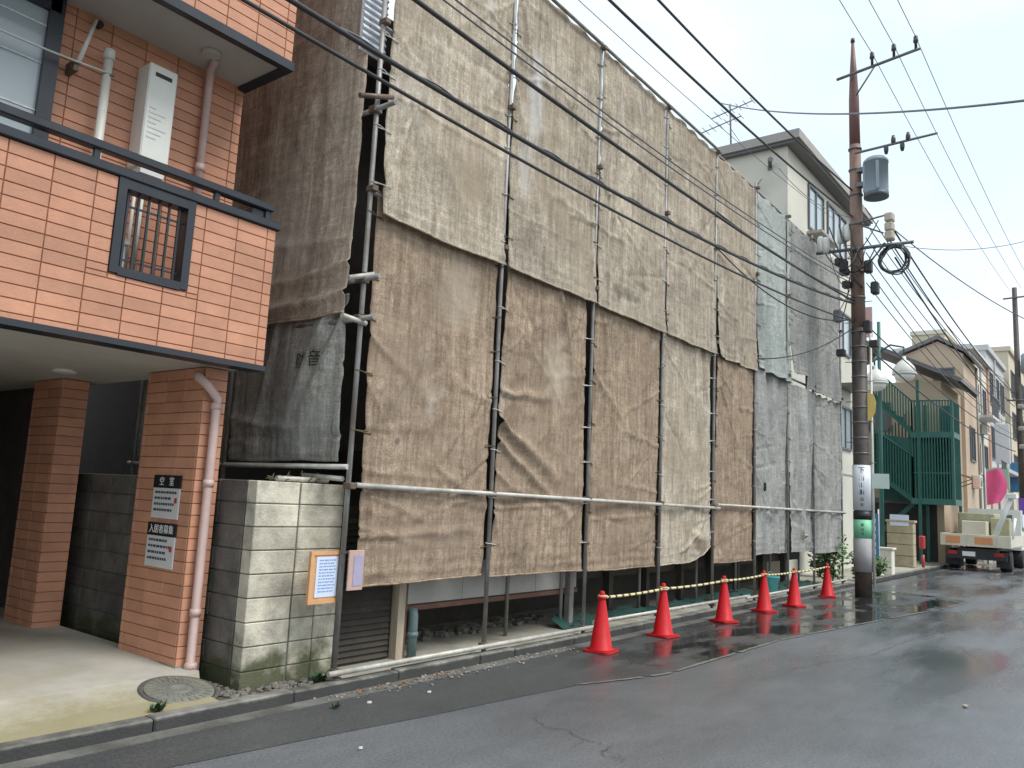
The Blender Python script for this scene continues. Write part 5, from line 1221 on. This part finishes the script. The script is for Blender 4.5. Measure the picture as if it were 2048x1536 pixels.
SCREEN = mat('green_mesh_screen', (0.014, 0.092, 0.074), 0.6, 0.25, 5)
MB().box(XN + .06, XN + .075, 5.75, 6.5, 2.5, 4.6).build('screen', SCREEN, gs_)
mb = MB(); mb.prism([(7.95, 3.6), (6.5, 2.5), (6.5, 4.75), (7.95, 5.0)], 'X', XN + .06, XN + .075); mb.build('screen', SCREEN, gs_)
MB().box(XF - .04, XF - .02, 5.15, 7.95, 2.4, 4.9).build('screen', SCREEN, gs_)
hand(5.12, 6.20, 6.5, 6.20, XN); hand(6.5, 6.2, 7.95, 7.7, XN); hand(6.5, 4.1, 7.95, 5.2, XN); hand(5.12, 3.45, 6.5, 3.45, XN)

# shopping street lamp with two bell shades
sl = thing('street_lamp', (26, 5.92, 0), 'green street lamp with two white bell shades right of the utility pole', 'street lamp')
MB().tube([(26, 5.92, .07), (26, 5.92, 7.7)], [.07, .05], 12).build('post', GREENPALE, sl)
MB().tube([(26, 5.92, 6.75), (26, 5.6, 6.95), (26, 5.22, 6.85), (26, 5.22, 6.60)], .03, 10).build('arm', GREENPALE, sl)
MB().tube([(26, 5.92, 6.5), (25.7, 5.93, 6.55), (25.45, 5.93, 6.45), (25.45, 5.93, 6.25)], .03, 10).build('arm', GREENPALE, sl)
def bell(c, s_=1.0):
    b_ = MB().lathe([(.05, .62), (.06, .52), (.16, .44), (.28, .30), (.335, .14), (.33, .10)], c, 24).build('shade', LAMPWHITE, sl)
    MB().lathe([(.335, .10), (.345, .08), (.335, .05)], c, 24).build('rim', SIGNGREY, b_)
    MB().lathe([(.30, .06), (.26, -.06), (.15, -.14), (.02, -.16)], c, 20).build('globe', LIGHTLENS, b_)
bell((26, 5.22, 5.95)); bell((25.45, 5.90, 5.62))

# gatepost, banner, planter, plants
gp = thing('gatepost', (30.6, 6.4, 0), 'stone gatepost with white plate on top near the green stair', 'gatepost')
for i in range(4):
    piece('stone', 'gpstone', lambda m_: m_.bbox(0, .42, 0, .84, .006, .372, .015), STONEPOST, gp, (30.5, 5.95, .07 + i * .378))
MB().box(30.47, 30.50, 6.08, 6.68, 1.46, 1.84).build('plate', PAPER, gp)
MB().bbox(30.46, 30.96, 5.91, 6.83, 1.58, 1.66, .01).build('cap', STONEPOST, gp)
fe = thing('fire_hydrant_box', (31.2, 5.75, 0), 'small red standing box beside the gatepost', 'box')
MB().bbox(31.1, 31.3, 5.72, 5.90, .7, 1.15, .03).build('body', REDBOX, fe); MB().tube([(31.25, 5.8, .07), (31.25, 5.8, .5)], .05, 10).build('stand', REDBOX, fe)
bs = thing('banner_stand', (25, 6.05, 0), 'blue vertical banner stand between the utility pole and the gatepost', 'banner')
MB().box(24.99, 25.01, 5.78, 6.18, .55, 1.82).build('cloth', BLUESIGN, bs); MB().tube([(25.03, 5.79, .07), (25.03, 5.79, 1.95)], .02, 8).build('pole', SIGNGREY, bs)
mb = MB()
for i in range(5): mb.box(24.983, 24.992, 5.86, 6.08, 1.55 - i * .22, 1.68 - i * .22)
mb.build('printed_mark', POLESIGN, bs); MB().bbox(24.85, 25.2, 5.7, 6.25, .07, .14, .01).build('foot', SIGNGREY, bs)
def plant(name, label, x, y, z, h, w, n, m, seed, lw=.07):
    t = thing(name, (x, y, z), label, 'plant', 'plants near the utility pole')
    r_ = random.Random(seed); st = MB(); lf = MB()
    for s_ in range(7):
        ax, ay = r_.uniform(-w, w) * .4, r_.uniform(-w, w) * .4
        tip = Vector((x + ax * 2.2, y + ay * 2.2, z + h * r_.uniform(.7, 1)))
        st.tube([(x + ax * .3, y + ay * .3, z), (x + ax, y + ay, z + h * .5), tip], [.012, .009, .004], 5)
        for k in range(n // 7):
            f = r_.uniform(.12, 1); c = Vector((x + ax * .3, y + ay * .3, z)).lerp(tip, f) + Vector((r_.uniform(-w, w), r_.uniform(-w, w), r_.uniform(-.06, .06))) * .42
            d = Vector((r_.uniform(-1, 1), r_.uniform(-1, 1), r_.uniform(-.5, .7))).normalized(); s2 = d.orthogonal().normalized(); L = lw * r_.uniform(.7, 1.5)
            lf.add([c, c + d * L * .5 + s2 * L * .28, c + d * L, c + d * L * .5 - s2 * L * .28], [[0, 1, 2, 3]])
    st.build('stem', STEM, t); lf.build('foliage', m, t)
plant('leafy_shrub', 'dense green shrub between the last cone and the pole', 20.6, 5.85, .07, 1.25, .42, 520, LEAF, 31, .11)
plant('leafy_shrub', 'dark taller shrub behind the scaffold end', 22.4, 6.7, .07, 2.0, .5, 460, LEAFDARK, 32, .13)
plant('leafy_shrub', 'low bright green plant right of the utility pole foot', 22.3, 5.55, .07, .75, .34, 320, LEAF, 33, .11)
plant('leafy_shrub', 'small green plant in front of the cream planter', 24.4, 5.68, .07, .55, .3, 240, LEAF, 34, .10)
pl = thing('planter', (25.6, 5.75, 0), 'cream planter standing right of the blue banner', 'planter')
MB().bbox(25.5, 25.85, 5.55, 5.95, .07, .80, .02).build('tub', PALEWALL, pl); MB().bbox(25.46, 25.89, 5.51, 5.99, .80, .86, .01).build('rim', PALEWALL, pl)
for zz, lab in ((3.0, 0),): pass
mt = thing('meter_box', (21.6, 6.1, 0), 'beige meter box on the wall behind the scaffold end', 'box')
MB().bbox(21.2, 21.38, 6.7, 7.25, 2.1, 2.8, .02).build('casing', YELLOWWALL, mt); MB().box(21.19, 21.2, 6.78, 7.17, 2.2, 2.7).build('lid', PALEWALL, mt)

# truck
tk = thing('flatbed_truck', (34.5, 4.4, 0), 'cream flatbed crane truck parked at the kerb seen from behind', 'truck')
TX = 32.6; Y0, Y1 = 3.30, 5.48
bed = MB().box(TX + .06, TX + 4.2, Y0 + .03, Y1 - .03, .86, .95).build('bed', TRUCKCREAM, tk)
tg = MB().bbox(TX, TX + .06, Y0, Y1, .86, 1.28, .01).build('tailgate', TRUCKCREAM, tk)
MB().box(TX - .012, TX, 4.85, 5.30, .95, 1.20).build('orange_plate', ORANGELAMP, tg); MB().box(TX - .012, TX, 3.85, 4.40, .95, 1.20).build('orange_plate', ORANGELAMP, tg)
for yy in (Y0 + .05, 3.70, 4.60, Y1 - .05): MB().box(TX - .015, TX, yy - .03, yy + .03, .86, 1.30).build('stake', TRUCKCREAM, tg)
MB().box(TX + .06, TX + 4.2, Y0, Y0 + .05, .90, 1.28).build('side_gate', TRUCKCREAM, tk); MB().box(TX + .06, TX + 4.2, Y1 - .05, Y1, .90, 1.28).build('side_gate', TRUCKCREAM, tk)
MB().box(TX + .1, TX + 6.0, 3.75, 4.95, .55, .80).build('chassis', CHASSIS, tk)
mb = MB(); mb.box(TX + .05, TX + .12, Y0 + .15, Y1 - .15, .42, .70); mb.build('bumper', CHASSIS, tk)
MB().box(TX + .035, TX + .05, 4.40, 4.80, .52, .68).build('number_plate', TRUCKWHITE, tk)
for yy in (Y0 + .22, Y1 - .52): MB().box(TX + .03, TX + .05, yy, yy + .30, .56, .68).build('tail_lamp', REDLAMP, tk)
for yy in (3.40, 4.98): MB().box(TX + .45, TX + .47, yy, yy + .42, .18, .62).build('mudflap', CHASSIS, tk)
for xx, rr in ((TX + 1.1, .37), (TX + 4.9, .37)):
    for yy in (3.40, 5.02):
        w_ = MB().lathe([(.20, 0), (rr - .03, 0), (rr, .05), (rr, .30), (rr - .03, .36), (.20, .36)], (xx, yy, rr + .01), 28, 'Y').build('wheel', RUBBER, tk)
        MB().lathe([(.0, .03), (.10, .03), (.20, .06), (.20, .30), (.0, .30)], (xx, yy, rr + .01), 20, 'Y').build('rim', TRUCKWHITE, w_)
cab = MB().prism([(TX + 4.5, .7), (TX + 6.1, .7), (TX + 6.1, 1.5), (TX + 5.85, 2.25), (TX + 4.6, 2.25)], 'Y', Y0 + .12, Y1 - .25); cabo = cab.build('cab', TRUCKWHITE, tk)
MB().box(TX + 4.57, TX + 4.6, Y0 + .4, Y1 - .5, 1.5, 2.05).build('rear_window', WINGLASS, cabo)
MB().box(TX + 4.9, TX + 5.8, Y0 + .10, Y0 + .12, 1.45, 2.05).build('side_window', WINGLASS, cabo)
MB().bbox(TX + 5.6, TX + 5.7, Y0 - .22, Y0 - .02, 1.5, 1.85, .01).build('mirror', CHASSIS, cabo)
lb = MB().bbox(TX + .5, TX + 1.9, 4.10, 4.86, .95, 1.75, .02).build('load_box', TRUCKCREAM, tk)
MB().bbox(TX + 2.0, TX + 3.8, 4.0, 5.2, .95, 2.05, .03).build('load_box', TARPGREEN, tk)
MB().bbox(TX + 1.2, TX + 1.9, 3.45, 4.05, .95, 1.9, .03).build('load_box', TARPGREEN, tk)
bm_ = MB().tube([(TX + .15, 3.83, 1.15), (TX + .35, 3.45, 2.20), (TX + .45, 3.27, 2.66)], [.13, .11, .09], 4).build('crane_boom', TRUCKWHITE, tk)
MB().bbox(TX + .25, TX + .6, 3.12, 3.42, 2.58, 2.76, .02).build('boom_head', TRUCKWHITE, bm_)
MB().tube([(TX + .3, 3.30, 1.2), (TX + .6, 3.22, 1.9)], .05, 8).build('stay', TRUCKWHITE, tk)

# flags, awning, far pole
pf = thing('pink_flag', (37.5, 4.6, 0), 'bright pink shop flag hanging beyond the truck', 'flag')
vs = []; fs = []; n_ = 10
for i in range(n_ + 1):
    for j in range(n_ + 1):
        u, v = i / n_, j / n_; vs.append((37.4 + .06 * math.sin(u * 6 + v * 2), 4.60 - .72 * u * (.45 + .55 * math.sin(math.pi * min(1, v * .75 + .15))) - .03, 3.75 - 1.35 * v + .12 * u))
for i in range(n_):
    for j in range(n_): fs.append([i * (n_ + 1) + j, (i + 1) * (n_ + 1) + j, (i + 1) * (n_ + 1) + j + 1, i * (n_ + 1) + j + 1])
MB().add(vs, fs, True).build('cloth', PINKFLAG, pf); MB().tube([(37.4, 4.6, .07), (37.4, 4.6, 3.9)], .025, 8).build('pole', SIGNGREY, pf)
pu = thing('purple_flag', (38, 3.4, 0), 'purple shop flag at the right edge beyond the truck', 'flag')
MB().box(38.0, 38.03, 3.0, 3.55, 2.1, 2.75).build('cloth', PURPLEFLAG, pu); MB().tube([(38.02, 3.58, 0), (38.02, 3.58, 2.85)], .025, 8).build('pole', SIGNGREY, pu)
aw = thing('shop_awning', (37, 5.3, 3.1), 'brick coloured shop awning above the truck left side', 'awning')
MB().prism([(5.74, 3.72), (4.95, 3.48), (4.95, 3.12), (5.0, 3.12), (5.0, 3.40), (5.74, 3.64)], 'X', 36.8, 38.6).build('canopy', AWNING, aw)
for xx in (36.85, 38.5): MB().tube([(xx, 5.0, 3.4), (xx, 5.74, 3.1)], .02, 6).build('stay', ARMSTEEL, aw)
sg = thing('green_shop_sign', (52, 5.6, 3.2), 'pale green hanging sign far down the street', 'sign')
MB().box(47.0, 47.15, 4.75, 5.8, 3.4, 4.4).build('board', mat('mint', (.35, .52, .42), .6, .1, 3), sg)
MB().box(47.02, 47.12, 5.8, 5.96, 3.7, 4.1).build('bracket', ARMSTEEL, sg)
fp = thing('utility_pole', (42.0, 3.75, 0), 'distant grey utility pole at the right edge of the street', 'utility pole')
MB().tube([(42, 3.75, 0), (42, 3.75, 12.4)], [.15, .10], 16).build('shaft', POLEDARK, fp)
MB().tube([(41.9, 4.2, 11.9), (41.9, 2.7, 11.95)], .04, 8).build('crossarm', ARMSTEEL, fp)
MB().lathe([(.25, 0), (.25, .8), (.18, .88)], (41.8, 3.35, 8.4), 20).build('transformer', TRANSF, fp)
MB().tube([(41.9, 4.2, 7.2), (41.9, 3.0, 7.2)], .04, 8).build('crossarm', ARMSTEEL, fp)
for z in (6.9, 5.9, 5.1): MB().bbox(41.7, 41.9, 3.55, 3.8, z - .1, z + .1, .04).build('joint_box', EAVE, fp)

# ------------------------------------------------------------------ small litter
rl = random.Random(12)
def stone_mb(x, y, z, s_):
    m_ = MB(); prof = [(s_ * .5, 0), (s_ * .62, s_ * .2), (s_ * .4, s_ * .5), (0.001, s_ * .55)]
    m_.lathe(prof, (x, y, z), 7, smooth=False)
    for v in m_.v: v.x += rl.uniform(-.2, .2) * s_; v.y += rl.uniform(-.2, .2) * s_
    return m_
gr = MB()
for i in range(160):
    x_ = rl.uniform(4.0, 5.0) if i < 90 else rl.uniform(3.98, 4.16); y_ = rl.uniform(5.66, 5.95) if i < 90 else rl.uniform(5.66, 6.7)
    m_ = stone_mb(x_, y_, .055 if y_ > 5.63 else .1, rl.uniform(.02, .06)); gr.add(m_.v, m_.f)
setp(gr.build('gravel', PEBBLE, kind='stuff'), 'small stones at the foot of the block wall', 'gravel')
gd = MB()
for i in range(130):
    x_ = rl.uniform(4.6, 8.4); y_ = 5.50 - abs(rl.gauss(0, .12)); m_ = stone_mb(x_, y_, .010, rl.uniform(.008, .03)); gd.add(m_.v, m_.f)
setp(gd.build('gutter_grit', PEBBLE, kind='stuff'), 'grit washed along the gutter', 'grit')
lv = MB()
for i in range(70):
    x_ = rl.uniform(4.9, 6.6); y_ = 5.46 - abs(rl.gauss(0, .10)); a = rl.uniform(0, 6.28); L = rl.uniform(.02, .055)
    d = Vector((math.cos(a), math.sin(a), 0)) * L; s2 = Vector((-d.y, d.x, 0)) * .35; c = Vector((x_, y_, .016))
    lv.add([c, c + d * .5 + s2 + Vector((0, 0, .008)), c + d + Vector((0, 0, .004)), c + d * .5 - s2 + Vector((0, 0, .01))], [[0, 1, 2, 3]])
setp(lv.build('dead_leaves', DRYLEAF, kind='stuff'), 'brown dead leaves in the gutter', 'leaves')
def scrap(x, y, s_, label, m=LITTER):
    m_ = MB(); pts = [(x + s_ * math.cos(a) * rl.uniform(.6, 1), y + s_ * .7 * math.sin(a) * rl.uniform(.6, 1)) for a in [i * math.pi / 3 for i in range(6)]]
    m_.prism(pts, 'Z', .010, .022); o_ = m_.build('paper_scrap', m); setp(o_, label, 'scrap', 'litter on the road')
scrap(4.86, 5.10, .03, 'white paper scrap in the gutter below the corner pole')
scrap(5.50, 5.02, .025, 'small pale scrap on dark asphalt right of the gutter leaves')
scrap(8.96, 1.33, .05, 'pale flattened scrap on the open road at right', mat('beige_scrap', (.36, .31, .22), .8, .2, 9))
scrap(4.0, 4.25, .02, 'tiny pale scrap on the road at the bottom left')
# weeds by the manhole and in the kerb joint
def weed(label, x, y, z, s_, seed):
    t = thing('weed', (x, y, z), label, 'plant', 'weeds at the kerb'); r_ = random.Random(seed); lf = MB()
    for i in range(70):
        a = r_.uniform(0, 6.28); L = s_ * r_.uniform(.4, 1); b0 = Vector((x + r_.uniform(-.3, .3) * s_, y + r_.uniform(-.3, .3) * s_, z))
        d = Vector((math.cos(a) * .6, math.sin(a) * .6, r_.uniform(.4, 1))) * L; s2 = Vector((-d.y, d.x, 0)).normalized() * L * .16
        lf.add([b0, b0 + d * .5 + s2, b0 + d, b0 + d * .5 - s2], [[0, 1, 2, 3]])
    lf.build('foliage', LEAFDARK, t)
weed('small green weed clump on the kerb left of the manhole', 3.30, 5.66, .10, .09, 3)
weed('low weed growing in the gutter below the corner pole', 4.55, 5.16, .01, .06, 4)
weed('weed tuft at the foot of the block wall corner pole', 4.86, 5.75, .06, .12, 5)
